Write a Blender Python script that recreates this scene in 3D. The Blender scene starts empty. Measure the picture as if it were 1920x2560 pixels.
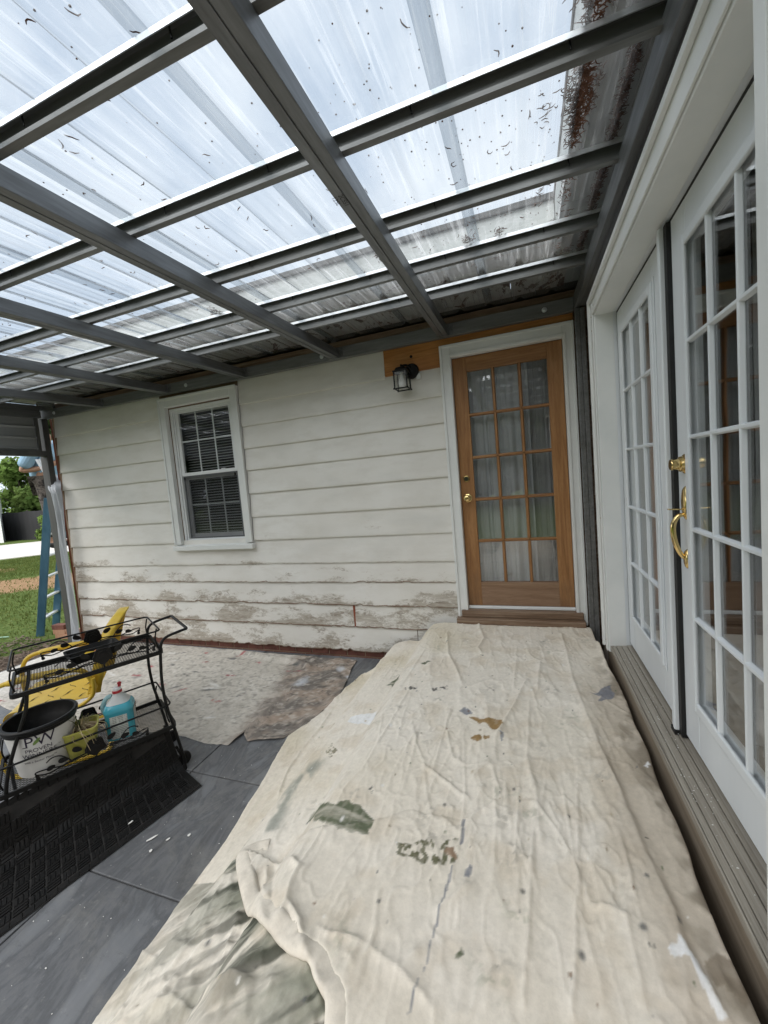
import bpy, bmesh, math, random
import numpy as np
from mathutils import Matrix, Vector
random.seed(7); RNG = np.random.default_rng(11)
sc = bpy.context.scene; col = sc.collection

# ---------------------------------------------------------------- camera
cd = bpy.data.cameras.new('camera'); cam = bpy.data.objects.new('camera', cd); col.objects.link(cam)
cd.sensor_fit = 'HORIZONTAL'; cd.sensor_width = 36.0; cd.lens = 1002.62/1920*36.0
cd.clip_start = 0.02; cd.clip_end = 2000
_r = Vector((0.94029325, 0.32922454, -0.08637016)); _u = Vector((0.05648952, 0.09928805, 0.99345398)); _f = Vector((-0.33564495, 0.93901709, -0.07476215))
cam.matrix_world = Matrix(((_r.x, _u.x, -_f.x, 0), (_r.y, _u.y, -_f.y, 0), (_r.z, _u.z, -_f.z, 1.2362), (0, 0, 0, 1)))
sc.camera = cam

# ---------------------------------------------------------------- sky, sun, exposure
SUN_EL, SUN_AZ = 42, 205            # behind the camera, thin overcast
w = bpy.data.worlds.new('World'); sc.world = w; w.use_nodes = True
nt = w.node_tree; nt.nodes.clear()
def wn(t, **k):
    n = nt.nodes.new(t)
    for a, b in k.items(): setattr(n, a, b)
    return n
sky = wn('ShaderNodeTexSky', sky_type='NISHITA', sun_disc=False, sun_elevation=math.radians(SUN_EL), sun_rotation=math.radians(SUN_AZ), air_density=1.0, dust_density=3.0)
tc = wn('ShaderNodeTexCoord'); nz = wn('ShaderNodeTexNoise'); nz.inputs['Scale'].default_value = 2.6; nz.inputs['Detail'].default_value = 7; nz.inputs['Roughness'].default_value = .55
cr = wn('ShaderNodeValToRGB'); cr.color_ramp.elements[0].position = .36; cr.color_ramp.elements[0].color = (6.5, 7.6, 9.0, 1); cr.color_ramp.elements[1].position = .64; cr.color_ramp.elements[1].color = (11.2, 11.6, 12.0, 1)
mx = wn('ShaderNodeMixRGB'); mx.inputs[0].default_value = .88
bg = wn('ShaderNodeBackground'); bg.inputs['Strength'].default_value = .052
wo = wn('ShaderNodeOutputWorld'); L = nt.links.new
L(tc.outputs['Generated'], nz.inputs['Vector']); L(nz.outputs['Fac'], cr.inputs['Fac']); L(sky.outputs['Color'], mx.inputs[1]); L(cr.outputs['Color'], mx.inputs[2]); L(mx.outputs['Color'], bg.inputs['Color']); L(bg.outputs['Background'], wo.inputs['Surface'])
sd = bpy.data.lights.new('sun', 'SUN'); sd.energy = 1.5; sd.angle = math.radians(70); sd.color = (1, .955, .90)
so = bpy.data.objects.new('sun', sd); col.objects.link(so)
_e, _a = math.radians(SUN_EL), math.radians(SUN_AZ)
so.rotation_euler = Vector((math.sin(_a)*math.cos(_e), math.cos(_a)*math.cos(_e), math.sin(_e))).to_track_quat('Z', 'Y').to_euler(); so.location = (0, -3, 6)
vs = sc.view_settings; sc.display_settings.display_device = 'sRGB'; vs.view_transform = 'Standard'; vs.look = 'None'; vs.exposure = 1.47; vs.gamma = 1.0; vs.use_curve_mapping = False
sc.cycles.max_bounces = 10; sc.cycles.transparent_max_bounces = 24; sc.cycles.diffuse_bounces = 5; sc.cycles.glossy_bounces = 4

# ---------------------------------------------------------------- helpers
def tag(o, label=None, cat=None, group=None, kind=None):
    if label: o['label'] = label
    if cat: o['category'] = cat
    if group: o['group'] = group
    if kind: o['kind'] = kind
    return o
INV = {}
def thing(name, label, cat, loc=(0,0,0), rotz=0, local=False, group=None):
    """Empty at a thing's base; local=False: its parts are given in world coordinates."""
    o = bpy.data.objects.new(name, None); col.objects.link(o); o.empty_display_size = .1
    o.location = loc; o.rotation_euler = (0, 0, rotz)
    m = Matrix.Translation(loc) @ Matrix.Rotation(rotz, 4, 'Z')
    INV[o.name] = Matrix.Identity(4) if local else m.inverted()
    return tag(o, label, cat, group)
class MB:
    def __init__(s): s.v = []; s.f = []
    def add(s, vs, fs):
        n = len(s.v); s.v += [tuple(map(float, p)) for p in vs]; s.f += [tuple(i+n for i in f) for f in fs]; return s
    def hexa(s, p):   # 8 corners: bottom 4 ccw, top 4 ccw
        return s.add(p, [(3,2,1,0),(4,5,6,7),(0,1,5,4),(1,2,6,5),(2,3,7,6),(3,0,4,7)])
    def box(s, x0, x1, y0, y1, z0, z1):
        x0,x1=min(x0,x1),max(x0,x1); y0,y1=min(y0,y1),max(y0,y1); z0,z1=min(z0,z1),max(z0,z1)
        return s.hexa([(x0,y0,z0),(x1,y0,z0),(x1,y1,z0),(x0,y1,z0),(x0,y0,z1),(x1,y0,z1),(x1,y1,z1),(x0,y1,z1)])
    def obox(s, c, ax, ay, az):   # centre and three half-axis vectors
        c,ax,ay,az = map(Vector, (c,ax,ay,az))
        return s.hexa([c-ax-ay-az, c+ax-ay-az, c+ax+ay-az, c-ax+ay-az, c-ax-ay+az, c+ax-ay+az, c+ax+ay+az, c-ax+ay+az])
    def bar(s, a, b, wx, wy, up=(0,0,1)):
        a, b = Vector(a), Vector(b); d = (b-a).normalized(); u = Vector(up)
        if abs(d.dot(u)) > .98: u = Vector((1,0,0))
        x = d.cross(u).normalized(); y = x.cross(d)
        return s.obox((a+b)/2, x*wx/2, d*(b-a).length/2, y*wy/2)
    def tube(s, pts, r, n=8, closed=False, caps=True):
        pts = [Vector(p) for p in pts]; m = len(pts); rs = r if isinstance(r, (list, tuple)) else [r]*m
        vs = []; prev = None
        for i, p in enumerate(pts):
            a = pts[(i-1) % m] if (closed or i > 0) else p; b = pts[(i+1) % m] if (closed or i < m-1) else p
            d = (b-a).normalized()
            if prev is None:
                u = Vector((0,0,1)) if abs(d.z) < .9 else Vector((1,0,0)); x = d.cross(u).normalized()
            else: x = (prev - d*prev.dot(d)).normalized()
            prev = x; y = d.cross(x)
            for k in range(n):
                t = 2*math.pi*k/n; vs.append(p + (x*math.cos(t) + y*math.sin(t))*rs[i])
        fs = []
        for i in range(m if closed else m-1):
            j = (i+1) % m
            for k in range(n): fs.append((i*n+k, i*n+(k+1)%n, j*n+(k+1)%n, j*n+k))
        if caps and not closed: fs += [tuple(range(n))[::-1], tuple((m-1)*n+k for k in range(n))]
        return s.add(vs, fs)
    def lathe(s, prof, n=24, c=(0,0,0), M=None, caps=True):
        vs = []; m = len(prof)
        for r, z in prof:
            for k in range(n):
                t = 2*math.pi*k/n; p = Vector((r*math.cos(t), r*math.sin(t), z)); vs.append((M @ p if M else p) + Vector(c))
        fs = [(i*n+k, i*n+(k+1)%n, (i+1)*n+(k+1)%n, (i+1)*n+k) for i in range(m-1) for k in range(n)]
        if caps:
            if prof[0][0] > 1e-5: fs.append(tuple(range(n))[::-1])
            if prof[-1][0] > 1e-5: fs.append(tuple((m-1)*n+k for k in range(n)))
        return s.add(vs, fs)
    def prism(s, poly, h, M=None):   # polygon in xy, extruded from 0 to h along z
        n = len(poly); vs = [Vector((x,y,0)) for x,y in poly] + [Vector((x,y,h)) for x,y in poly]
        if M: vs = [M @ p for p in vs]
        return s.add(vs, [tuple(range(n))[::-1], tuple(range(n, 2*n))] + [(i,(i+1)%n,n+(i+1)%n,n+i) for i in range(n)])
    def build(s, name, mat, parent=None, smooth=False, bevel=0, seg=2, angle=40):
        me = bpy.data.meshes.new(name); me.from_pydata(s.v, [], s.f); me.update()
        o = bpy.data.objects.new(name, me); col.objects.link(o)
        if mat is not None: me.materials.append(mat)
        if smooth:
            me.polygons.foreach_set('use_smooth', [True]*len(me.polygons))
            try: me.set_sharp_from_angle(angle=math.radians(angle))
            except Exception: pass
        if bevel:
            b = o.modifiers.new('bevel', 'BEVEL'); b.width = bevel; b.segments = seg; b.limit_method = 'ANGLE'; b.harden_normals = False
        if parent is not None: o.parent = parent; o.matrix_parent_inverse = INV.get(parent.name, Matrix.Identity(4))
        if parent is not None: INV[o.name] = Matrix.Identity(4)
        return o
def copy_part(o, parent, M=None):
    c = o.copy(); col.objects.link(c); c.parent = parent; c.matrix_parent_inverse = INV.get(parent.name, Matrix.Identity(4))
    if M is not None: c.matrix_basis = M
    return c
def box(name, mat, parent, *b, bevel=0): return MB().box(*b).build(name, mat, parent, bevel=bevel)
def grid_mesh(name, P, mat, parent=None, cols=None, smooth=True):
    """P: (n, m, 3) array of points -> one sheet; cols: (n, m, 3) colour attribute 'Col'."""
    n, m = P.shape[:2]; me = bpy.data.meshes.new(name)
    me.vertices.add(n*m); me.vertices.foreach_set('co', P.reshape(-1).astype(np.float32))
    i, j = np.meshgrid(np.arange(n-1), np.arange(m-1), indexing='ij'); a = (i*m+j).ravel()
    q = np.stack([a, a+m, a+m+1, a+1], 1).astype(np.int32); k = len(q)
    me.loops.add(4*k); me.loops.foreach_set('vertex_index', q.ravel()); me.polygons.add(k)
    me.polygons.foreach_set('loop_start', np.arange(0, 4*k, 4, dtype=np.int32))
    try: me.polygons.foreach_set('loop_total', np.full(k, 4, np.int32))
    except Exception: pass
    me.update(calc_edges=True); me.validate()
    if smooth: me.polygons.foreach_set('use_smooth', np.ones(k, bool))
    if cols is not None:
        at = me.color_attributes.new('Col', 'FLOAT_COLOR', 'POINT'); c4 = np.ones((n*m, 4), np.float32); c4[:, :3] = cols.reshape(-1, 3); at.data.foreach_set('color', c4.ravel())
    o = bpy.data.objects.new(name, me); col.objects.link(o); me.materials.append(mat)
    if parent is not None: o.parent = parent; o.matrix_parent_inverse = INV.get(parent.name, Matrix.Identity(4))
    return o
def vn(x, y, seed):
    t = np.random.default_rng(seed).random((257, 257)); t[256] = t[0]; t[:, 256] = t[:, 0]
    xi = np.floor(x).astype(int); yi = np.floor(y).astype(int); fx = x-xi; fy = y-yi; xi &= 255; yi &= 255
    fx = fx*fx*(3-2*fx); fy = fy*fy*(3-2*fy)
    return (t[xi, yi]*(1-fx)+t[xi+1, yi]*fx)*(1-fy)+(t[xi, yi+1]*(1-fx)+t[xi+1, yi+1]*fx)*fy
def fbm(x, y, seed, oct=4, gain=.5):
    s = 0; a = 1; tot = 0
    for k in range(oct): s = s+a*vn(x*2**k+17.3*k, y*2**k+9.1*k, seed+k); tot += a; a *= gain
    return s/tot
def sstep(a, b, x): t = np.clip((x-a)/(b-a), 0, 1); return t*t*(3-2*t)
def seg_dist(X, Y, pts):
    """distance to a polyline, signed side (left +) and arc length of the foot"""
    best = np.full(X.shape, 1e9); side = np.zeros(X.shape); arc = np.zeros(X.shape); s0 = 0
    for (ax, ay), (bx, by) in zip(pts[:-1], pts[1:]):
        dx, dy = bx-ax, by-ay; l = math.hypot(dx, dy)
        if l < 1e-6: continue
        t = np.clip(((X-ax)*dx+(Y-ay)*dy)/(l*l), 0, 1); d = np.hypot(X-ax-t*dx, Y-ay-t*dy)
        k = d < best; best = np.where(k, d, best); side = np.where(k, np.sign(dx*(Y-ay)-dy*(X-ax)), side); arc = np.where(k, s0+t*l, arc); s0 += l
    return best, side, arc, s0
def in_poly(X, Y, p):
    c = np.zeros(X.shape, bool); n = len(p)
    for i in range(n):
        x0, y0 = p[i]; x1, y1 = p[(i+1) % n]
        if abs(y1-y0) < 1e-9: continue
        c ^= ((y0 > Y) != (y1 > Y)) & (X < (x1-x0)*(Y-y0)/(y1-y0)+x0)
    return c

# ---------------------------------------------------------------- materials
def mat(name, color=(.5,.5,.5), rough=.6, metal=0., spec=.5):
    m = bpy.data.materials.new(name); m.use_nodes = True; b = m.node_tree.nodes['Principled BSDF']
    b.inputs['Base Color'].default_value = (*color, 1); b.inputs['Roughness'].default_value = rough; b.inputs['Metallic'].default_value = metal; b.inputs['Specular IOR Level'].default_value = spec
    return m
class NG:
    """tiny node-graph helper on a material"""
    def __init__(s, m): s.m = m; s.t = m.node_tree; s.b = s.t.nodes.get('Principled BSDF'); s.tc = s.t.nodes.new('ShaderNodeTexCoord')
    def n(s, typ, ins=None, **k):
        nd = s.t.nodes.new(typ)
        for a, b in k.items(): setattr(nd, a, b)
        for a, b in (ins or {}).items():
            if hasattr(b, 'links') or isinstance(b, bpy.types.NodeSocket): s.t.links.new(b, nd.inputs[a])
            else: nd.inputs[a].default_value = b
        return nd
    def vec(s, scale=(1,1,1), rot=(0,0,0), src='Object'):
        return s.n('ShaderNodeMapping', {'Vector': s.tc.outputs[src], 'Scale': scale, 'Rotation': rot}).outputs[0]
    def noise(s, scale, detail=4, rough=.55, v=None, dist=0):
        return s.n('ShaderNodeTexNoise', {'Vector': v if v is not None else s.tc.outputs['Object'], 'Scale': scale, 'Detail': detail, 'Roughness': rough, 'Distortion': dist}).outputs['Fac']
    def ramp(s, fac, stops):
        r = s.n('ShaderNodeValToRGB', {'Fac': fac}); e = r.color_ramp.elements
        while len(e) < len(stops): e.new(.5)
        for i, (p, c) in enumerate(stops): e[i].position = p; e[i].color = (*c, 1) if len(c) == 3 else c
        return r.outputs['Color']
    def g(s, fac, a, b): return s.ramp(fac, [(a, (0,0,0)), (b, (1,1,1))])
    def mix(s, fac, a, b, mode='MIX'):
        nd = s.n('ShaderNodeMixRGB', blend_type=mode)
        for k, vv in ((0, fac), (1, a), (2, b)):
            if isinstance(vv, bpy.types.NodeSocket): s.t.links.new(vv, nd.inputs[k])
            else: nd.inputs[k].default_value = vv if k == 0 else ((*vv, 1) if len(vv) == 3 else vv)
        return nd.outputs[0]
    def math(s, op, a, b=0.):
        nd = s.n('ShaderNodeMath', operation=op)
        for k, vv in ((0, a), (1, b)):
            if isinstance(vv, bpy.types.NodeSocket): s.t.links.new(vv, nd.inputs[k])
            else: nd.inputs[k].default_value = vv
        return nd.outputs[0]
    def attr(s, name): return s.n('ShaderNodeAttribute', attribute_name=name)
    def color(s, c): s.t.links.new(c, s.b.inputs['Base Color']); return s
    def rough(s, c): s.t.links.new(c, s.b.inputs['Roughness']); return s
    def bump(s, h, strength=.3, dist=.002):
        nd = s.n('ShaderNodeBump', {'Height': h, 'Strength': strength, 'Distance': dist}); s.t.links.new(nd.outputs[0], s.b.inputs['Normal']); return s
def noisy(name, c1, c2, scale=6, rough=.6, metal=0., bump=0, bscale=60, stretch=(1,1,1), spec=.5, lo=.35, hi=.65, r2=None):
    m = mat(name, c1, rough, metal, spec); g = NG(m); v = g.vec(stretch); f = g.noise(scale, 5, .6, v)
    g.color(g.ramp(f, [(lo, c1), (hi, c2)]))
    if r2 is not None: g.rough(g.ramp(f, [(lo, (rough,)*3), (hi, (r2,)*3)]))
    if bump: g.bump(g.noise(bscale, 3, .6, v), bump)
    return m
M = {}
# painted clapboard: per-board attributes 'edge' (metres above the drip edge) and 'peel' (how much paint is lost)
m = M['siding'] = mat('cream_paint', (.7,.67,.6), .55); g = NG(m)
big = g.noise(1.3, 4); dirt = g.noise(9, 5, .65, g.vec((.35,1,1)))
base = g.ramp(big, [(.3, (.725,.70,.65)), (.7, (.80,.785,.745))]); base = g.mix(g.g(dirt, .45, .75), base, (.675,.65,.595)); 
blot = g.noise(2.2, 3, .5, g.vec((.8,1,1.6))); base = g.mix(g.math('MULTIPLY', g.g(blot, .56, .72), .35), base, (.56,.555,.52))
edge = g.attr('edge').outputs['Fac']; peel = g.attr('peel').outputs['Fac']
fine = g.noise(38, 8, .82, g.vec((.5,1,1.1)), .9); patch = g.noise(1.9, 5, .62, g.vec((1.0,1,2.6)))
lowb = g.n('ShaderNodeMapRange', {'Value': edge, 'From Min': 0., 'From Max': .16, 'To Min': .13, 'To Max': -.04}).outputs[0]
val = g.math('ADD', g.math('ADD', g.math('MULTIPLY', fine, .60), g.math('MULTIPLY', patch, 1.0)), g.math('ADD', lowb, g.math('MULTIPLY', peel, .225)))
val = g.math('MULTIPLY', val, .6); msk = g.math('MULTIPLY', g.g(val, .675, .702), .95); wood = g.ramp(g.noise(30, 5, .7, g.vec((.25,1,1.6))), [(.3, (.22,.18,.14)), (.48, (.40,.355,.295)), (.62, (.52,.48,.42)), (.75, (.66,.63,.57))])
rim = g.math('SUBTRACT', g.g(val, .645, .685), msk)
colr = g.mix(g.math('MULTIPLY', rim, .22), base, (.45,.38,.29)); colr = g.mix(msk, colr, wood)
eb = g.math('MULTIPLY', g.g(g.math('ADD', g.math('MULTIPLY', edge, -28.), g.math('ADD', g.noise(7, 5, .7, g.vec((1,1,.3))), g.math('MULTIPLY', peel, .36))), .60, .74), .85)
colr = g.mix(eb, colr, (.165,.085,.045))
g.color(colr); g.bump(g.math('SUBTRACT', g.math('MULTIPLY', g.noise(80, 3), .25), msk), .5, .0025)
M['rawedge'] = noisy('raw_board_end', (.20,.10,.05), (.42,.33,.24), 14, .85, bump=.4, stretch=(1,1,.25))
M['white'] = noisy('white_paint', (.70,.715,.70), (.78,.785,.765), 3, .42, bump=.06, bscale=140)
M['doorwhite'] = noisy('white_door_paint', (.66,.69,.715), (.75,.775,.79), 3.5, .34, bump=.10, bscale=60, stretch=(1,1,.12), r2=.5)
M['vinyl'] = noisy('white_vinyl', (.72,.74,.74), (.78,.79,.79), 4, .35)
m = M['galv'] = mat('galvanized_steel', (.36,.37,.38), .42, .6); g = NG(m)
f1 = g.noise(7, 5, .65, g.vec((1,.12,1))); f2 = g.noise(45, 4, .7, g.vec((1,.08,1)))
g.color(g.mix(g.math('MULTIPLY', g.g(f1, .42, .68), .6), g.ramp(f2, [(.3, (.15,.155,.16)), (.7, (.25,.26,.265))]), (.10,.10,.095))); g.rough(g.ramp(f1, [(.3, (.34,)*3), (.75, (.6,)*3)])); g.bump(f2, .12, .001)
m = M['galvx'] = mat('galvanized_purlin', (.36,.37,.38), .5, .35); g = NG(m)
f1 = g.noise(7, 5, .65, g.vec((.12,1,1))); f2 = g.noise(45, 4, .7, g.vec((.08,1,1)))
g.color(g.mix(g.math('MULTIPLY', g.g(f1, .45, .7), .55), g.ramp(f2, [(.3, (.145,.15,.147)), (.7, (.225,.23,.228))]), (.095,.09,.075))); g.rough(g.ramp(f1, [(.3, (.30,)*3), (.75, (.55,)*3)])); g.bump(f2, .10, .001)
M['bracket'] = noisy('bright_zinc', (.62,.65,.67), (.8,.82,.83), 12, .3, .75, stretch=(.3,1,1))
M['black_gap'] = mat('black_rubber_seal', (.008,.008,.008), .6)
# stained cedar door: grain along z
def wooden(name, a, b, c, ax=(9,9,.55), dark=None):
    m = mat(name, a, .48); g = NG(m); v = g.vec(ax); n1 = g.noise(3.2, 6, .62, v, 1.2); n2 = g.noise(30, 3, .6, v)
    cc = g.ramp(n1, [(.3, a), (.5, b), (.72, c)]); cc = g.mix(g.math('MULTIPLY', g.g(n2, .5, .72), .35), cc, tuple(x*.45 for x in a))
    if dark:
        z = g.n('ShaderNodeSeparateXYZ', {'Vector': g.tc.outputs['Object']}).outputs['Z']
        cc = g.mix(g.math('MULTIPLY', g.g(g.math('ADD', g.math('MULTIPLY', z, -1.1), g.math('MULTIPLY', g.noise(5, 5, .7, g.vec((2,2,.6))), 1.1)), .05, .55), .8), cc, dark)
    g.color(cc); g.bump(n2, .15, .001); return m
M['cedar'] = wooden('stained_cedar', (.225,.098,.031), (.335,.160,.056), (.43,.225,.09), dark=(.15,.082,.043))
M['cedarh'] = wooden('stained_cedar_rail', (.225,.098,.031), (.325,.155,.054), (.41,.215,.085), ax=(.55,9,9))
M['weathered'] = wooden('weathered_rail', (.20,.11,.06), (.27,.165,.10), (.34,.225,.145), ax=(.55,9,9))
M['header'] = wooden('bare_header_board', (.33,.125,.028), (.46,.195,.048), (.56,.27,.08), ax=(.5,9,9))
M['sillwood'] = wooden('old_sill_wood', (.10,.06,.035), (.20,.125,.078), (.33,.25,.18), ax=(.5,9,9))
M['orange'] = noisy('red_primer', (.34,.085,.03), (.22,.06,.03), 10, .7, stretch=(1,1,.2))
M['deckwood'] = wooden('grey_sill_board', (.20,.175,.145), (.30,.27,.225), (.38,.35,.30), ax=(14,.45,14))
M['deckriser'] = wooden('brown_riser', (.17,.135,.10), (.235,.19,.14), (.29,.24,.185), ax=(9,.4,9))
M['brass'] = mat('polished_brass', (.80,.60,.27), .13, 1.)
M['brassold'] = mat('aged_brass', (.36,.26,.10), .3, 1.)
M['black'] = noisy('black_metal', (.004,.004,.004), (.009,.0085,.008), 30, .5, spec=.3)
M['rubber'] = noisy('black_rubber', (.0045,.0045,.0045), (.010,.009,.0085), 14, .62, bump=.2, bscale=150, spec=.3)
M['rubberdust'] = noisy('dusty_rubber_groove', (.008,.0075,.007), (.030,.027,.025), 9, .8)
M['yellow'] = noisy('yellow_paint', (.62,.40,.030), (.70,.49,.055), 5, .38, bump=.08, bscale=90)
M['bluefib'] = noisy('blue_fibreglass', (.035,.105,.17), (.075,.175,.26), 8, .55, stretch=(1,1,.2))
M['alu'] = noisy('ladder_aluminium', (.5,.51,.52), (.68,.69,.7), 12, .38, .6)
M['brick'] = noisy('red_brick', (.10,.036,.027), (.19,.075,.052), 9, .85, bump=.4, bscale=70)
M['brick2'] = noisy('orange_brick', (.33,.17,.10), (.43,.25,.16), 9, .88, bump=.4, bscale=70)
M['mortar'] = noisy('mortar', (.18,.165,.15), (.28,.26,.24), 16, .95)
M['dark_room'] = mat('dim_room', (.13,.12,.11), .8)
M['screen'] = None
def glass(name, tint=(.93,.95,.95), lo=.10, rough=.0, hi=1.0):
    m = bpy.data.materials.new(name); m.use_nodes = True; t = m.node_tree; t.nodes.clear(); g = NG.__new__(NG); g.m = m; g.t = t; g.b = None; g.tc = t.nodes.new('ShaderNodeTexCoord')
    fr = g.math('POWER', g.n('ShaderNodeLayerWeight', {'Blend': .5}).outputs['Facing'], 4.); fac = g.n('ShaderNodeMapRange', {'Value': fr, 'From Min': 0., 'From Max': 1., 'To Min': lo, 'To Max': hi}).outputs[0]
    bmp = g.n('ShaderNodeBump', {'Height': g.noise(3.2, 2), 'Strength': .05, 'Distance': .01}).outputs[0]
    a = g.n('ShaderNodeBsdfTransparent', {'Color': (*tint, 1)}); b = g.n('ShaderNodeBsdfGlossy', {'Color': (1,1,1,1), 'Roughness': rough, 'Normal': bmp})
    mx = g.n('ShaderNodeMixShader', {0: fac}); t.links.new(a.outputs[0], mx.inputs[1]); t.links.new(b.outputs[0], mx.inputs[2])
    o = g.n('ShaderNodeOutputMaterial'); t.links.new(mx.outputs[0], o.inputs[0]); return m
M['glass'] = glass('window_glass', (.965,.975,.975), lo=.085, hi=.8)
M['lampglass'] = glass('lamp_glass', (.97,.97,.96), .10, .06, .6)
# fly screen over the lower sash: dark mesh, mostly see-through
m = M['screen'] = bpy.data.materials.new('fly_screen'); m.use_nodes = True; t = m.node_tree; t.nodes.clear()
a = t.nodes.new('ShaderNodeBsdfTransparent'); b = t.nodes.new('ShaderNodeBsdfDiffuse'); b.inputs[0].default_value = (.045,.047,.05,1); x = t.nodes.new('ShaderNodeMixShader'); x.inputs[0].default_value = .42; o = t.nodes.new('ShaderNodeOutputMaterial')
t.links.new(a.outputs[0], x.inputs[1]); t.links.new(b.outputs[0], x.inputs[2]); t.links.new(x.outputs[0], o.inputs[0])
# clear ribbed roofing: see-through, glossy, with milky water streaks running down the slope
m = M['sheet'] = bpy.data.materials.new('clear_ribbed_roofing'); m.use_nodes = True; t = m.node_tree; t.nodes.clear(); g = NG.__new__(NG); g.m = m; g.t = t; g.b = None; g.tc = t.nodes.new('ShaderNodeTexCoord')
fr = g.math('ADD', .05, g.math('POWER', g.n('ShaderNodeLayerWeight', {'Blend': .5}).outputs['Facing'], 5.))
st1 = g.noise(14, 5, .7, g.vec((1,.018,1))); st2 = g.noise(60, 4, .65, g.vec((1,.010,1))); tide = g.noise(6, 5, .6, g.vec((1,1,1)), 1.)
milk = g.math('ADD', g.math('MULTIPLY', g.g(st1, .46, .74), .20), g.math('ADD', g.math('MULTIPLY', g.g(st2, .52, .70), .24), .09))
tr = g.n('ShaderNodeBsdfTransparent', {'Color': (.60,.635,.665,1)}); tl = g.n('ShaderNodeBsdfTranslucent', {'Color': (.80,.82,.83,1)}); df = g.n('ShaderNodeBsdfDiffuse', {'Color': (.46,.48,.47,1)})
m1 = g.n('ShaderNodeMixShader', {0: .10}); t.links.new(tl.outputs[0], m1.inputs[1]); t.links.new(df.outputs[0], m1.inputs[2])
m2 = g.n('ShaderNodeMixShader', {0: milk}); t.links.new(tr.outputs[0], m2.inputs[1]); t.links.new(m1.outputs[0], m2.inputs[2])
gl = g.n('ShaderNodeBsdfGlossy', {'Color': (.95,.97,1,1), 'Roughness': .08}); m3 = g.n('ShaderNodeMixShader', {0: g.math('MINIMUM', fr, .35)}); t.links.new(m2.outputs[0], m3.inputs[1]); t.links.new(gl.outputs[0], m3.inputs[2])
o = g.n('ShaderNodeOutputMaterial'); t.links.new(m3.outputs[0], o.inputs[0])
# slate paving
m = M['slate'] = mat('slate', (.1,.1,.11), .55); g = NG(m)
a1 = g.noise(2.3, 7, .62, g.vec((1.5,.5,1), (0,0,-.5)), 1.8); a2 = g.noise(34, 4, .7); a3 = g.noise(4.2, 6, .8, None, .6); a4 = g.noise(9, 7, .8, g.vec((1,2.2,1), (0,0,.6)))
cc = g.ramp(a1, [(.30, (0.084,0.085,0.088)), (.44, (0.140,0.143,0.150)), (.50, (0.099,0.102,0.108)), (.56, (0.151,0.157,0.166)), (.72, (0.190,0.196,0.208))]); cc = g.mix(g.math('MULTIPLY', g.g(a3, .48, .72), .55), cc, (.225,.22,.205)); cc = g.mix(g.math('MULTIPLY', g.g(a4, .56, .70), .5), cc, (.07,.07,.072)); cc = g.mix(g.math('MULTIPLY', g.g(a2, .62, .74), .4), cc, (.33,.325,.31))
g.color(cc); g.bump(g.math('ADD', a1, g.math('MULTIPLY', a2, .25)), .35, .006); g.rough(g.ramp(a1, [(.3, (.42,)*3), (.7, (.62,)*3)]))
# cloth with colour attribute
def cloth_mat(name, weave=900, bstr=.25):
    m = mat(name, (.6,.55,.47), .9, 0, .15); g = NG(m); c = g.attr('Col').outputs['Color']
    n1 = g.noise(55, 4, .7); n2 = g.noise(weave, 2, .5)
    g.color(g.mix(1., c, g.ramp(n1, [(.25, (.88,.87,.855)), (.75, (1.07,1.06,1.05))]), 'MULTIPLY')); g.bump(g.math('ADD', g.math('MULTIPLY', n2, .3), g.noise(120, 3, .6)), bstr, .0015); return m
M['canvas'] = cloth_mat('cotton_canvas')
M['canvas2'] = cloth_mat('paint_crusted_canvas', 600, .6)
def fabric(name, c1, c2, tl=0., scale=3):
    m = noisy(name, c1, c2, scale, .85, bump=.1, bscale=200, spec=.1)
    if tl:
        t = m.node_tree; g = NG(m); x = g.n('ShaderNodeMixShader', {0: tl}); tn = g.n('ShaderNodeBsdfTranslucent', {'Color': (*c2, 1)}); out = [n for n in t.nodes if n.type == 'OUTPUT_MATERIAL'][0]
        t.links.new(g.b.outputs[0], x.inputs[1]); t.links.new(tn.outputs[0], x.inputs[2]); t.links.new(x.outputs[0], out.inputs[0])
    return m
M['curtain'] = fabric('sheer_white_curtain', (.52,.53,.54), (.62,.63,.64), .2)
M['curtaing'] = fabric('grey_curtain', (.34,.34,.34), (.42,.42,.42), .1)
M['blind'] = mat('blind_slat', (.62,.62,.60), .5)
# ================================================================ ground
YB = 3.314; ZP = -.388
pat = thing('patio', None, None, (-2.4, 1, ZP-.04)); pat['kind'] = 'structure'
box('bedding', M['mortar'], pat, -5.28, .60, -2.6, 3.36, ZP-.06, ZP-.012)
xs = [-5.27, -4.45, -3.83, -3.21, -2.60, -1.98, -1.345, -.72, -.1, .58]; ys = [-2.55, -1.93, -1.31, -.76, -.14, .48, 1.10, 1.725, 2.345, 2.965, 3.34]
for i in range(len(xs)-1):
    for j in range(len(ys)-1):
        dz = random.uniform(-.002, .002); jt = .0035
        b = MB().box(xs[i]+jt, xs[i+1]-jt, ys[j]+jt, ys[j+1]-jt, ZP-.03, ZP+dz)
        b.build('paving_slab', M['slate'], pat, bevel=.004)
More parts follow.
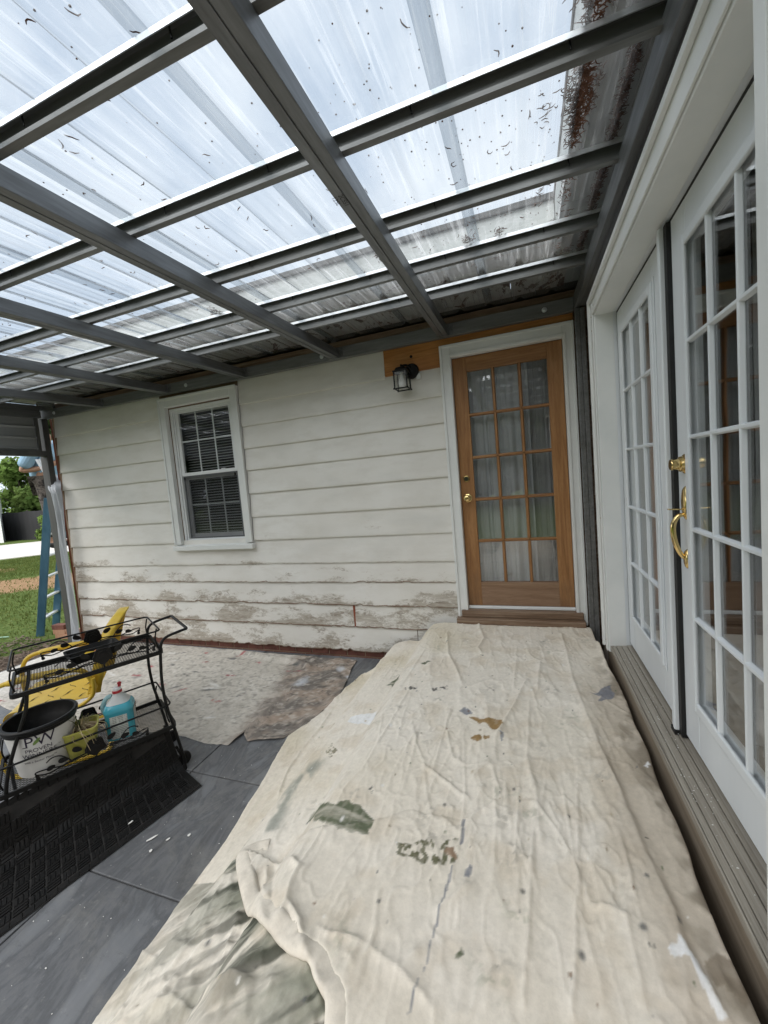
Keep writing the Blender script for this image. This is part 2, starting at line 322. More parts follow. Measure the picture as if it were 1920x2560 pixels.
# yard: one sheet to the horizon, slightly rolling, with a bare strip and a mulch bed
m = M['yard'] = mat('lawn', (.07,.10,.03), .95, 0, .1); g = NG(m)
n1 = g.noise(.9, 6, .65); n2 = g.noise(14, 5, .7); n3 = g.noise(.35, 4, .6, g.vec((1.0,1.0,1), (0,0,0)))
grass = g.ramp(n2, [(.3, (.045,.075,.018)), (.5, (.085,.125,.030)), (.72, (.15,.175,.06))]); straw = g.ramp(n2, [(.3, (.20,.115,.06)), (.6, (.33,.215,.12)), (.8, (.42,.30,.18))])
bare = g.attr('Col').outputs['Color']; sep = g.n('ShaderNodeSeparateColor', {0: bare})
f = g.g(g.math('ADD', sep.outputs[0], g.math('MULTIPLY', g.math('SUBTRACT', n1, .5), 1.2)), .42, .60)
cc = g.mix(f, grass, straw); mul = g.ramp(n2, [(.3, (.045,.032,.024)), (.55, (.12,.09,.07)), (.75, (.25,.2,.165))]); cc = g.mix(g.g(g.math('ADD', sep.outputs[1], g.math('MULTIPLY', g.math('SUBTRACT', n1, .5), .8)), .4, .6), cc, mul)
g.color(cc); g.bump(n2, .9, .03)
def yard_z(X, Y): return -.485 + .02*(fbm(X*.4+50, Y*.4+50, 5)-.5) - .012*np.maximum(0, -X-6) * np.where(-X < 20, 1, 0) * 0
gx = np.concatenate([-np.geomspace(600, 24, 30), np.linspace(-23, -5.3, 150), np.linspace(-5.2, 8, 20), np.geomspace(9, 600, 24)])
gy = np.concatenate([-np.geomspace(600, 4, 24), np.linspace(-3.5, 12, 150), np.geomspace(12.3, 600, 30)])
GX, GY = np.meshgrid(gx, gy, indexing='ij'); gz = yard_z(GX, GY); gz = np.where((GX > -5.28) & (GX < 14), -.56, gz)
# bare strip crossing the lawn, mulch near the patio
dd = -.47*(GX+11.95)+.88*(GY-6.04)
barec = np.exp(-(dd/1.25)**2)*.95 + .9*np.exp(-(((GX+15.5)/.8)**2+((GY-7.5)/.5)**2)); mulc = sstep(-6.55, -5.9, GX-.45*(GY-2.6))*sstep(1.0, 1.6, GY)*sstep(4.2, 3.6, GY)
o = grid_mesh('lawn', np.stack([GX, GY, gz], -1), m, None, np.stack([barec, mulc, barec*0], -1)); tag(o, kind='structure')
m = M['conc'] = noisy('pale_concrete', (.52,.49,.45), (.64,.61,.57), 1.2, .9, bump=.2, bscale=40)
# concrete drive behind the lawn: a slab seen as a pale band
drv = thing('driveway', None, None, (-25, 13, -.5)); drv['kind'] = 'structure'
n_ = Vector((-.63, .78, 0)); a0 = Vector((-20.6, 8.55, -.5)); dv = Vector((.80, .60, 0))*1.0
for k in range(-6, 8):
    for r_ in range(3):
        p = [a0 + dv*(2.4*k+.012) + n_*(r_*2.9+.012), a0 + dv*(2.4*k+2.388) + n_*(r_*2.9+.012), a0 + dv*(2.4*k+2.388) + n_*(r_*2.9+2.888), a0 + dv*(2.4*k+.012) + n_*(r_*2.9+2.888)]
        MB().hexa([(q.x,q.y,-.6) for q in p]+[(q.x,q.y,-.452) for q in p]).build('concrete_slab', M['conc'], drv, bevel=.01)

# ================================================================ house
H = thing('house', 'cream clapboard house wall with peeling lower boards, wooden glazed door and white french doors', 'house', (-2.4, 3.34, ZP))
SZ = [2.105, 1.891, 1.676, 1.465, 1.235, 1.0, .766, .526, .338, .121, -.087, -.319]
PEEL = [.0, .0, .0, .0, .0, .10, .22, .42, .92, 1.1, 1.22, 1.3]
def board(x0, x1, zb, zt, peel, seed, y=YB, wav=.0015):
    n = max(2, int((x1-x0)/.03)); X = np.linspace(x0, x1, n); rg = fbm(X*9+seed*7, X*0+seed, 31, 4)-.5
    rag = np.maximum(0, fbm(X*22+seed*3, X*0+3*seed, 47, 3)-.60)*peel*.06
    zbot = zb+rg*2*wav*(1+1.2*peel)+rag; yo = (fbm(X*1.3+seed, X*0+seed*2, 77, 2)-.5)*.004*(1+peel)
    prof = [(.020, 0, 1), (.0, 0, 1), (-.0012, .004, 1), (.0005, .03, 0), (.007, .5, 0), (.0165, 1, 0), (.024, 1, 0)]   # (y back, height fraction or metres, drip edge?)
    P = np.zeros((len(prof), n, 3)); E = np.zeros((len(prof), n))
    for k, (dy, hh, isb) in enumerate(prof):
        h = hh if hh < .1 else hh*(zt-zb)
        P[k, :, 0] = X; P[k, :, 1] = y+dy+(yo if k not in (0, 6) else 0); P[k, :, 2] = (zbot if isb else zb)+h; E[k] = h
    o = grid_mesh('siding_board', P, M['siding'], H, None, True); me = o.data
    try: me.set_sharp_from_angle(angle=math.radians(35))
    except Exception: pass
    for nm, val in (('edge', E.ravel()), ('peel', np.full(E.size, peel))):
        a = me.attributes.new(nm, 'FLOAT', 'POINT'); a.data.foreach_set('value', val.astype(np.float32))
    return o
XL = -5.285
for i, zb in enumerate(SZ):
    zt = 2.345 if i == 0 else SZ[i-1]+.026
    cuts = [(XL, -1.072 if i == 0 else -.592)]
    if i <= 6: cuts = [(XL+.003*(i % 3), -3.60), (-2.585, cuts[0][1])]
    if i == 10: cuts = [(XL, -1.572), (-1.556, -.592)]
    if i == 11: cuts = [(XL, -.975), (-.968, -.592)]
    if i == 7: cuts = [(XL, -.592)]
    for a, b in cuts: board(a, b, zb, zt if not (i == 7) else zt, PEEL[i], i*3+int(a*10) % 7)
box('board_joint', M['orange'], H, -1.574, -1.554, YB+.006, YB+.02, -.082, .118)
# sheathing behind, cut round the openings
sh = MB(); Y0, Y1 = YB+.026, YB+.12
sh.box(XL+.01, -3.505, Y0, Y1, -.4, 2.5).box(-2.685, -.505, Y0, Y1, -.4, 2.5).box(-3.505, -2.685, Y0, Y1, -.4, .745).box(-3.505, -2.685, Y0, Y1, 2.19, 2.5).box(-.505, .313, Y0, Y1, 2.172, 2.5).box(-.505, .313, Y0, Y1, -.4, .10).box(.313, .60, Y0, Y1, -.4, 2.5)
sh.build('sheathing', M['sillwood'], H)
# side return of the house at the far left corner: raw ends, corner board, side wall
rg = MB()
for i, zb in enumerate(SZ):
    zt = 2.34 if i == 0 else SZ[i-1]; rg.box(XL-.022+random.uniform(-.004,.004), XL+.001, YB+.002+random.uniform(0,.004), YB+.05, zb+.004, zt-.002)
rg.build('raw_board_end', M['rawedge'], H)
box('corner_strip', noisy('cream_strip', (.56,.50,.42), (.66,.61,.53), 9, .7), H, XL-.036, XL-.0225, YB+.012, YB+.055, -.3, 2.33)
box('primed_corner', M['orange'], H, XL-.085, XL-.0365, YB+.02, YB+.075, -.42, 2.335)
box('side_wall', M['siding'], H, XL-.07, XL+.005, YB+.08, 12, -.45, 2.6)
# brick footing under the clapboards: two courses, each brick its own
x = XL+.01; k = 0
for c_ in range(2):
    x = XL+.01-(.1 if c_ else 0); zt = -.317-c_*.066
    while x < -1.0:
        L_ = .19+random.uniform(-.004,.004)
        if x+L_ > XL+.02: MB().box(max(x, XL+.01), x+L_-.01, YB+.022+random.uniform(-.002,.002), YB+.1, zt-.056, zt).build('footing_brick', M['brick'], H, bevel=.003)
        x += L_
box('mortar_joint', M['mortar'], H, XL+.01, -1.0, YB+.030, YB+.11, -.5, -.318)
# bare wood header board by the lantern and over the door
box('header_board', M['header'], H, -1.069, -.592, YB+.001, YB+.018, 2.121, 2.345, bevel=.001)
box('header_board', M['header'], H, -.5915, .389, YB+.001, YB+.018, 2.272, 2.345)
MB().lathe([(.012,0),(.012,.004)], 12, (-.83, YB+.0015, 2.245), Matrix.Rotation(math.pi/2, 4, 'X')).build('knot_hole', M['black'], H)

# ---------------------------------------------------------------- double-hung window
W = MB().box(-3.515, -2.675, YB+.025, YB+.03, .74, 2.2); W = MB()
def frame(mb, x0, x1, z0, z1, t, y0, y1, tb=None, tt=None):
    tb = t if tb is None else tb; tt = t if tt is None else tt
    return mb.box(x0, x0+t, y0, y1, z0, z1).box(x1-t, x1, y0, y1, z0, z1).box(x0+t, x1-t, y0, y1, z0, z0+tb).box(x0+t, x1-t, y0, y1, z1-tt, z1)
wc = MB(); yf = YB-.022
wc.box(-3.597, -3.512, yf, YB+.03, .752, 2.294).box(-2.676, -2.592, yf, YB+.03, .752, 2.294).box(-3.512, -2.676, yf+.0005, YB+.03, 2.203, 2.294)
WN = wc.build('window', M['white'], H, bevel=.004)
def sub(mb, name, mt, p, **k): return mb.build(name, mt, p, **k)
sub(MB().box(-3.600, -3.578, yf-.008, yf, .752, 2.30).box(-2.611, -2.589, yf-.008, yf, .752, 2.30).box(-3.578, -2.611, yf-.008, yf, 2.278, 2.30), 'back_band', M['white'], WN, bevel=.003)
sub(MB().hexa([(-3.612,YB-.045,.690),(-2.580,YB-.045,.690),(-2.580,YB+.03,.690),(-3.612,YB+.03,.690),(-3.612,YB-.045,.735),(-2.580,YB-.045,.735),(-2.580,YB+.06,.752),(-3.612,YB+.06,.752)]), 'sill', M['white'], WN, bevel=.003)
sub(frame(MB(), -3.512, -2.676, .752, 2.203, .034, YB+.03, YB+.115), 'jamb', M['vinyl'], WN, bevel=.002)
sub(frame(MB(), -3.478, -2.710, .786, 2.169, .018, YB+.045, YB+.115), 'track', M['vinyl'], WN, bevel=.0015)
# upper sash in front, lower sash behind the fly screen
sub(frame(MB(), -3.460, -2.728, 1.478, 2.151, .038, YB+.055, YB+.085, tb=.034, tt=.012), 'sash', M['vinyl'], WN, bevel=.003)
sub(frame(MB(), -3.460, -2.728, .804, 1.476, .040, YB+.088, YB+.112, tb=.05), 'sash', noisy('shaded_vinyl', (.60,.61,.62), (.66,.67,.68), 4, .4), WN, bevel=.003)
gx0, gx1 = -3.422, -2.766
for k in (1, 2):
    xm = gx0+(gx1-gx0)*k/3
    sub(MB().box(xm-.008, xm+.008, YB+.070, YB+.076, 1.512, 2.139), 'muntin', M['vinyl'], WN); sub(MB().box(xm-.008, xm+.008, YB+.100, YB+.106, .854, 1.436), 'muntin', M['vinyl'], WN)
for z_, ya in ((1.84, .0695), (1.165, .0995)): sub(MB().box(gx0, gx1, YB+ya, YB+ya+.007, z_-.008, z_+.008), 'muntin', M['vinyl'], WN)
sub(MB().box(gx0-.001, gx1+.001, YB+.066, YB+.069, 1.511, 2.140), 'pane', M['glass'], WN); sub(MB().box(gx0+.001, gx1-.001, YB+.096, YB+.099, .853, 1.437), 'pane', M['glass'], WN)
sub(MB().add([(-3.444,YB+.062,.806),(-2.744,YB+.062,.806),(-2.744,YB+.062,1.475),(-3.444,YB+.062,1.475)], [(0,1,2,3)]), 'fly_screen', M['screen'], WN)
sub(frame(MB(), -3.447, -2.741, .803, 1.476, .014, YB+.058, YB+.066), 'screen_frame', mat('screen_frame_grey', (.10,.105,.11), .5), WN)
for xk in (-3.43, -2.77): sub(MB().box(xk-.010, xk+.010, YB+.054, YB+.058, 1.435, 1.462), 'screen_tab', M['black'], WN)
sub(MB().box(-2.93, -2.88, YB+.05, YB+.055, 1.512, 1.520), 'sash_lock', M['vinyl'], WN)
# venetian blind inside
B = thing('window_blind', 'white horizontal blind hanging behind the sash window panes', 'blind', (-3.09, YB+.17, .8))
proto = None
for k in range(46):
    z = .83+k*.0285; q = MB().obox((-3.09, YB+.165, z), (.37,0,0), (0,.0115,.0045), (0,-.0004,.0009))
    if proto is None: proto = q.build('slat', M['blind'], B); pz = z
    else: copy_part(proto, B, Matrix.Translation((0,0,z-pz)))
sub(MB().box(-3.46, -2.72, YB+.15, YB+.18, 2.145, 2.175), 'headrail', M['blind'], B)

# ---------------------------------------------------------------- wooden glazed back door
DY = YB+.030
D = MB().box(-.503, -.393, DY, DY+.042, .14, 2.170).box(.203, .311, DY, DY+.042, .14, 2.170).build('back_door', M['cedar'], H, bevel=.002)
sub(MB().box(-.3925, .2025, DY+.0007, DY+.0413, 2.058, 2.169), 'top_rail', M['cedarh'], D); sub(MB().box(-.3925, .2025, DY+.0007, DY+.0413, .141, .336), 'bottom_rail', M['weathered'], D)
gx = [-.393, .203]; gz_ = [.336, 2.058]; cx = [gx[0]+(gx[1]-gx[0])*k/3 for k in range(4)]; cz = [gz_[0]+(gz_[1]-gz_[0])*k/5 for k in range(6)]
def bead(mb, x0, x1, z0, z1):   # moulded muntin, tapering to the front
    return mb
for k in (1, 2): sub(MB().hexa([(cx[k]-.014,DY+.03,.336),(cx[k]-.006,DY+.003,.336),(cx[k]+.006,DY+.003,.336),(cx[k]+.014,DY+.03,.336),(cx[k]-.014,DY+.03,2.058),(cx[k]-.006,DY+.003,2.058),(cx[k]+.006,DY+.003,2.058),(cx[k]+.014,DY+.03,2.058)]), 'muntin', M['cedar'], D)
for k in range(1, 5): sub(MB().hexa([(gx[0],DY+.003,cz[k]-.006),(gx[1],DY+.003,cz[k]-.006),(gx[1],DY+.03,cz[k]-.014),(gx[0],DY+.03,cz[k]-.014),(gx[0],DY+.003,cz[k]+.006),(gx[1],DY+.003,cz[k]+.006),(gx[1],DY+.03,cz[k]+.014),(gx[0],DY+.03,cz[k]+.014)]), 'muntin', M['cedarh'], D)
for a in range(3):
    for b in range(5):
        x0, x1 = cx[a]+.0135, cx[a+1]-.0135; z0, z1 = cz[b]+.0135, cz[b+1]-.0135; t_ = random.uniform(-.0012,.0012); t2 = random.uniform(-.0012,.0012); y_ = DY+.023
        sub(MB().hexa([(x0-.012,y_+t_,z0-.012),(x1+.012,y_-t_,z0-.012),(x1+.012,y_-t_+.003,z0-.012),(x0-.012,y_+t_+.003,z0-.012),(x0-.012,y_+t_+t2,z1+.012),(x1+.012,y_-t_+t2,z1+.012),(x1+.012,y_-t_+t2+.003,z1+.012),(x0-.012,y_+t_+t2+.003,z1+.012)]), 'pane', M['glass'], D)
Rx = Matrix.Rotation(math.pi/2, 4, 'X')
sub(MB().lathe([(.026,0),(.027,.004),(.022,.008)], 28, (-.454, DY, 1.202), Rx), 'deadbolt', M['brassold'], D, smooth=True); sub(MB().lathe([(.0185,.0082),(.0165,.0105)], 24, (-.454, DY, 1.202), Rx), 'lock_cylinder', mat('tarnished_lock', (.10,.11,.08), .35, .9), D, smooth=True)
sub(MB().box(-.4545-.001, -.4535+.001, DY-.0125, DY-.0100, 1.194, 1.210), 'keyway', M['black'], D)
sub(MB().lathe([(.036,0),(.036,.004),(.030,.009),(.013,.012),(.012,.028),(.022,.034),(.0285,.045),(.0285,.054),(.021,.063),(.010,.066),(0.0001,.066)], 32, (-.453, DY, 1.044), Rx), 'knob', M['brass'], D, smooth=True); sub(MB().lathe([(.009,.0662),(.006,.0672)], 16, (-.453, DY, 1.044), Rx), 'key_slot', M['brassold'], D)
# casing: two-step moulding with mitred head, threshold and old sill
CA = MB(); 
for x0, x1 in ((-.590, -.505), (.313, .388)): CA.box(x0, x1, YB-.020, YB+.030, .028 if x0 < 0 else .012, 2.272)
CA.box(-.505, .313, YB-.0195, YB+.030, 2.172, 2.2715); ca = CA.build('door_casing', M['white'], H, bevel=.004)
sub(MB().box(-.530, -.507, YB-.0265, YB-.0205, .03, 2.20).box(.315, .335, YB-.0265, YB-.0205, .02, 2.20).box(-.507, .315, YB-.0265, YB-.0200, 2.178, 2.20), 'inner_bead', M['white'], ca, bevel=.003); sub(MB().box(-.592, -.572, YB-.030, YB-.021, .03, 2.275).box(.372, .389, YB-.030, YB-.021, .02, 2.275).box(-.572, .372, YB-.030, YB-.020, 2.254, 2.275), 'back_band', M['white'], ca, bevel=.003)
sub(MB().box(-.503, .311, YB+.004, DY-.002, .118, .141), 'threshold_strip', M['vinyl'], ca, bevel=.004)
sub(MB().box(-.56, .36, YB-.045, YB+.05, .062, .116), 'sill_board', M['sillwood'], ca, bevel=.006); sub(MB().box(-.60, .37, YB-.085, YB-.002, .010, .060), 'sill_board', M['sillwood'], ca, bevel=.008)
# rooms behind the openings
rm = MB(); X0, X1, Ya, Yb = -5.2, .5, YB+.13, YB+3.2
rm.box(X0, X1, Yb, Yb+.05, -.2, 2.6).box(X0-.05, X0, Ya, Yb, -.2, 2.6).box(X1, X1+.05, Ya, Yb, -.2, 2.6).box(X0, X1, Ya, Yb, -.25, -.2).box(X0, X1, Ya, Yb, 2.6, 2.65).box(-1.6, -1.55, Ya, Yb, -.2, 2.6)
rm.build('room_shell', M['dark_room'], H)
def curtain(name, label, group, path, z0, z1, mt, amp, freq, seed):
    (ax, ay), (bx, by) = path; n = 160; t = np.linspace(0, 1, n); zz = np.linspace(z0, z1, 24)
    T, Z = np.meshgrid(t, zz, indexing='ij'); L_ = math.hypot(bx-ax, by-ay); nx, ny = -(by-ay)/L_, (bx-ax)/L_
    ph = freq*T*L_*2*math.pi+2.2*fbm(T*5+seed, T*0+seed, 91, 3)*math.pi; d = amp*(np.sin(ph)+.45*np.sin(2.3*ph+1))*(.55+.45*(z1-Z)/(z1-z0)+.0)+.02*(fbm(T*7, Z*1.2+seed, 5, 3)-.5)
    return grid_mesh(name, np.stack([ax+(bx-ax)*T+nx*d, ay+(by-ay)*T+ny*d, Z], -1), mt)
c = curtain('curtain', '', '', ((-.43, YB+.13), (.06, YB+.13)), .16, 2.14, M['curtain'], .020, 7.5, 3); tag(c, 'white pleated curtain on the left behind the wooden back door glass', 'curtain')
c = curtain('curtain', '', '', ((.0, YB+.19), (.28, YB+.19)), .16, 2.14, M['curtaing'], .007, 4., 9); tag(c, 'plain grey curtain on the right behind the wooden back door glass', 'curtain')

# ---------------------------------------------------------------- french doors in the right wall
XC, XD = .432, .546; YN, YF = .978, 2.722; ZT = 2.095
frm = MB()
frm.box(XC, XC+.10, YF, 2.850, .062, 2.222).box(XC, XC+.10, .870, YN, -.06, 2.222).box(XC, XC+.10, YN, YF, ZT, 2.2215)
FC = frm.build('french_door_frame', M['white'], H, bevel=.004)
sub(MB().box(XC-.009, XC-.0005, YF+.012, YF+.052, .065, 2.17).box(XC-.009, XC-.0005, YN-.052, YN-.012, -.055, 2.17).box(XC-.009, XC-.0005, YN-.012, YF+.012, ZT+.012, ZT+.05), 'inner_bead', M['white'], FC, bevel=.003)
sub(MB().box(XC-.017, XC-.0005, 2.826, 2.853, .062, 2.226).box(XC-.017, XC-.0005, .867, .894, -.06, 2.226).box(XC-.017, XC-.0005, .894, 2.826, 2.198, 2.226), 'back_band', M['white'], FC, bevel=.003)
sub(MB().box(XC+.012, XD+.05, YF+.0005, YF+.05, .10, ZT+.03).box(XC+.012, XD+.05, YN-.05, YN-.0005, .10, ZT+.03).box(XC+.012, XD+.05, YN, YF, ZT+.001, ZT+.04), 'jamb', M['doorwhite'], FC)
sub(MB().box(XD+.002, XD+.04, YF-.012, YF, .13, ZT).box(XD+.002, XD+.04, YN, YN+.01, .13, ZT).box(XD+.002, XD+.04, YN+.01, YF-.012, ZT-.011, ZT).box(XD-.014, XD+.045, 1.808, 1.838, .118, ZT-.012), 'weather_seal', M['black_gap'], FC)
for z_ in (2.10, 2.02, .9, .13): sub(MB().lathe([(.003,0),(.003,.002)], 8, (XC-.0095, YF+.03, z_), Matrix.Rotation(-math.pi/2, 4, 'Y')), 'nail_head', M['brassold'], FC)
def leaf(y0, y1, yg0, yg1, octa=False):
    xa, xb = XD, XD+.044; z0, z1 = .134, ZT-.013; g0, g1 = .330, 1.945
    d = MB().box(xa, xb, y0, yg0, z0, z1).box(xa, xb, yg1, y1, z0, z1).box(xa+.0003, xb, yg0, yg1, z0, g0).box(xa+.0003, xb, yg0, yg1, g1, z1).build('french_door', M['doorwhite'], H, bevel=.003)
    # raised sticking round the glass
    w_ = .036; s_ = MB()
    for (ya, yb, za, zb) in ((yg0-.022, yg0+.014, g0-.022, g1+.022), (yg1-.014, yg1+.022, g0-.022, g1+.022)):
        s_.box(xa-.013, xa-.0006, ya, yb, za, zb)
    s_.box(xa-.0128, xa-.0006, yg0+.014, yg1-.014, g0-.022, g0+.014).box(xa-.0128, xa-.0006, yg0+.014, yg1-.014, g1-.014, g1+.022)
    sub(s_, 'glazing_bead', M['doorwhite'], d, bevel=.005, seg=2)
    s_ = MB(); s_.box(xa-.005, xa-.0004, yg0-.036, yg0-.022, g0-.036, g1+.036).box(xa-.005, xa-.0004, yg1+.022, yg1+.036, g0-.036, g1+.036).box(xa-.005, xa-.0004, yg0-.022, yg1+.022, g0-.036, g0-.022).box(xa-.005, xa-.0004, yg0-.022, yg1+.022, g1+.022, g1+.036); sub(s_, 'outer_bead', M['doorwhite'], d, bevel=.002)
    cy = [yg0+(yg1-yg0)*k/3 for k in range(4)]; cz = [g0+(g1-g0)*k/5 for k in range(6)]
    for k in (1, 2): sub(MB().hexa([(xa-.008,cy[k]-.005,g0),(xa-.008,cy[k]+.005,g0),(xa+.007,cy[k]+.0095,g0),(xa+.007,cy[k]-.0095,g0),(xa-.008,cy[k]-.005,g1),(xa-.008,cy[k]+.005,g1),(xa+.007,cy[k]+.0095,g1),(xa+.007,cy[k]-.0095,g1)]), 'muntin', M['doorwhite'], d, bevel=.003)
    for k in range(1, 5): sub(MB().hexa([(xa-.0085,yg0,cz[k]-.005),(xa+.007,yg0,cz[k]-.0095),(xa+.007,yg1,cz[k]-.0095),(xa-.0085,yg1,cz[k]-.005),(xa-.0085,yg0,cz[k]+.005),(xa+.007,yg0,cz[k]+.0095),(xa+.007,yg1,cz[k]+.0095),(xa-.0085,yg1,cz[k]+.005)]), 'muntin', M['doorwhite'], d, bevel=.002)
    for a in range(3):
        for b in range(5): sub(MB().box(xa+.0035, xa+.0065, cy[a]+.006, cy[a+1]-.006, cz[b]+.006, cz[b+1]-.006), 'pane', M['glass'], d)
    return d
far_leaf = leaf(1.862, YF-.013, 2.050, 2.590); near_leaf = leaf(YN+.011, 1.806, 1.145, 1.676)
sub(MB().box(XD-.030, XD+.04, 1.840, 1.862, .126, ZT-.012).box(XD-.026, XD-.0005, 1.862, 1.884, .126, ZT-.012), 'astragal', M['doorwhite'], far_leaf, bevel=.006, seg=3); sub(MB().box(XD-.030, XD+.04, 1.838, 1.885, .106, .1255), 'astragal_foot', M['black_gap'], far_leaf)
# brass deadbolt and grip handle on the near leaf
RyN = Matrix.Rotation(-math.pi/2, 4, 'Y')
def esc(mb, cy, cz, ry, rz, h):     # domed oval plate facing -X
    vs = []; fs = []; n = 28; rings = [(1, 0), (.96, .35), (.82, .72), (.6, .92), (.3, 1.0)]
    for s_, k in rings:
        for i in range(n): t = 2*math.pi*i/n; vs.append((XD-.0005-h*k, cy+ry*s_*math.cos(t), cz+rz*s_*math.sin(t)))
    for r_ in range(len(rings)-1):
        for i in range(n): fs.append((r_*n+i, (r_+1)*n+i, (r_+1)*n+(i+1)%n, r_*n+(i+1)%n))
    fs.append(tuple((len(rings)-1)*n+i for i in range(n))); return mb.add(vs, fs)
yh = 1.735
sub(esc(MB(), yh, 1.207, .033, .036, .010), 'deadbolt_plate', M['brass'], near_leaf, smooth=True)
sub(MB().lathe([(.029,.009),(.027,.018),(.020,.021),(.020,.042),(.0185,.046),(.0001,.046)], 28, (XD, yh, 1.207), RyN), 'deadbolt', M['brass'], near_leaf, smooth=True)
sub(esc(MB(), yh, 1.065, .027, .062, .012), 'handle_plate', M['brass'], near_leaf, smooth=True); sub(esc(MB(), yh, .858, .020, .036, .011), 'handle_plate', M['brass'], near_leaf, smooth=True)
pts = [(XD-.010, yh, 1.022), (XD-.022, yh, 1.020), (XD-.034, yh, 1.008), (XD-.042, yh, .985), (XD-.043, yh, .955), (XD-.038, yh, .922), (XD-.029, yh, .893), (XD-.019, yh, .873), (XD-.010, yh, .862)]
def spline(p, k=6):
    p = [Vector(q) for q in p]; out = []
    for i in range(len(p)-1):
        a, b, c, d = p[max(i-1,0)], p[i], p[i+1], p[min(i+2,len(p)-1)]
        for j in range(k): t = j/k; out.append(.5*((2*b)+(c-a)*t+(2*a-5*b+4*c-d)*t*t+(3*b-a-3*c+d)*t**3))
    return out+[p[-1]]
sp = spline(pts, 5); sub(MB().tube(sp, [.0065+.003*math.sin(math.pi*i/(len(sp)-1)) for i in range(len(sp))], 12), 'grip_handle', M['brass'], near_leaf, smooth=True, angle=60)
sub(MB().hexa([(XD-.058,yh-.010,1.043),(XD-.008,yh-.007,1.040),(XD-.008,yh+.007,1.040),(XD-.058,yh+.010,1.043),(XD-.058,yh-.010,1.047),(XD-.008,yh-.007,1.045),(XD-.008,yh+.007,1.045),(XD-.058,yh+.010,1.047)]), 'thumb_latch', M['brass'], near_leaf, bevel=.0015)
# boards of the sill outside the french doors, and the riser
for k, (x0, x1, zt) in enumerate(((.448, .468, .104), (.470, .498, .106), (.500, .528, .108), (.530, .585, .112))): box('sill_strip', M['deckwood'], H, x0, x1, .862, YF, zt-.03, zt, bevel=.002)
box('sill_nosing', M['deckwood'], H, .440, .4465, .862, 2.74, .072, .103, bevel=.003)
box('sill_riser', M['deckriser'], H, .446, .470, -.4, 2.86, -.12, .071)
# right wall: clapboards, seen only in the slit by the corner post and beyond the frame
box('side_sheathing', M['sillwood'], H, .535, .60, 2.853, YB+.02, -.4, 2.6); box('side_sheathing', M['sillwood'], H, .535, .60, -2.6, .866, -.4, 2.6); box('side_sheathing', M['sillwood'], H, .535, .60, .866, 2.853, 2.228, 2.6)
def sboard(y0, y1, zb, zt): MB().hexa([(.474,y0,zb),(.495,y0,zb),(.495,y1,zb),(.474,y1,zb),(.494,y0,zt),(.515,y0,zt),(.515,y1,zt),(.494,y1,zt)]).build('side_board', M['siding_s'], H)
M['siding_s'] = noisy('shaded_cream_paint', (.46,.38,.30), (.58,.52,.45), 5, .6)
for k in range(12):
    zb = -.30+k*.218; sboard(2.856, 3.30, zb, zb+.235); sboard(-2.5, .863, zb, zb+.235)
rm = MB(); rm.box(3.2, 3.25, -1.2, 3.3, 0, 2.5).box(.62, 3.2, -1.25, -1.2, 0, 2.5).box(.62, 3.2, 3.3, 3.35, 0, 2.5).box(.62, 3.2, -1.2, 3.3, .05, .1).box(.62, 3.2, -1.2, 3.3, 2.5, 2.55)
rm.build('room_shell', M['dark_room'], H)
c = curtain('curtain', '', '', ((.665, 1.98), (.665, 2.68)), .2, 2.02, M['curtain'], .010, 9., 5); tag(c, 'sheer pale curtain filling the far french door leaf', 'curtain')
c = curtain('curtain', '', '', ((.70, 1.42), (.74, 1.70)), .2, 2.02, M['curtaing'], .016, 9., 8); tag(c, 'dark gathered curtain at the latch side of the near french door leaf', 'curtain')
c = curtain('curtain', '', '', ((.80, .95), (.72, 1.12)), .2, 2.02, M['curtain'], .016, 9., 2); tag(c, 'pale curtain pulled aside at the hinge side of the near french door leaf', 'curtain')
# eaves of the house over the canopy
M['soffit'] = m = mat('peeling_soffit', (.5,.46,.41), .7); g = NG(m); pz = g.noise(5, 6, .7, g.vec((1.2,.7,1)), .8)
cc = g.ramp(g.noise(7, 4, .6, g.vec((1,.25,1))), [(.3, (.66,.59,.52)), (.7, (.80,.74,.67))]); cc = g.mix(g.g(pz, .565, .585), cc, (.12,.04,.022)); g.color(cc)
M['fascia'] = m = mat('stained_fascia', (.5,.53,.5), .6); g = NG(m); g.color(g.ramp(g.noise(5, 6, .65, g.vec((.5,1,2.)), 1.), [(.3, (.58,.60,.57)), (.5, (.70,.72,.69)), (.53, (.80,.81,.79)), (.56, (.66,.68,.65)), (.75, (.74,.76,.73))]))
x = XL-.35
while x < .3:
    box('soffit_board', M['soffit'], H, x, min(x+.62, .34), 2.66, YB+.02, 2.545, 2.56, bevel=.002); x += .624
box('back_fascia', M['fascia'], H, XL-.35, .24, 2.62, 2.655, 2.53, 2.74); box('side_fascia', M['fascia'], H, .245, .275, -2.5, 2.70, 2.53, 2.74)
yv = -2.5
while yv < 2.6: box('side_soffit_board', noisy('grey_soffit', (.64,.65,.62), (.75,.76,.73), 5, .65, stretch=(1,.3,1)) if yv < -2.4 else bpy.data.materials['grey_soffit'], H, .277, .60, yv, yv+.97, 2.56, 2.575); yv += .974
rf = MB().hexa([(XL-.4,2.60,2.742),(.24,2.60,2.742),(.24,7.5,4.4),(XL-.4,7.5,4.4),(XL-.4,2.60,2.772),(.24,2.60,2.772),(.24,7.5,4.43),(XL-.4,7.5,4.43)]); rf.hexa([(.24,-2.6,2.742),(5,-2.6,4.4),(5,7.5,4.4),(.24,7.5,2.742),(.24,-2.6,2.772),(5,-2.6,4.43),(5,7.5,4.43),(.24,7.5,2.772)])
rf.build('roof', noisy('grey_shingles', (.10,.10,.10), (.16,.155,.15), 8, .9), H)

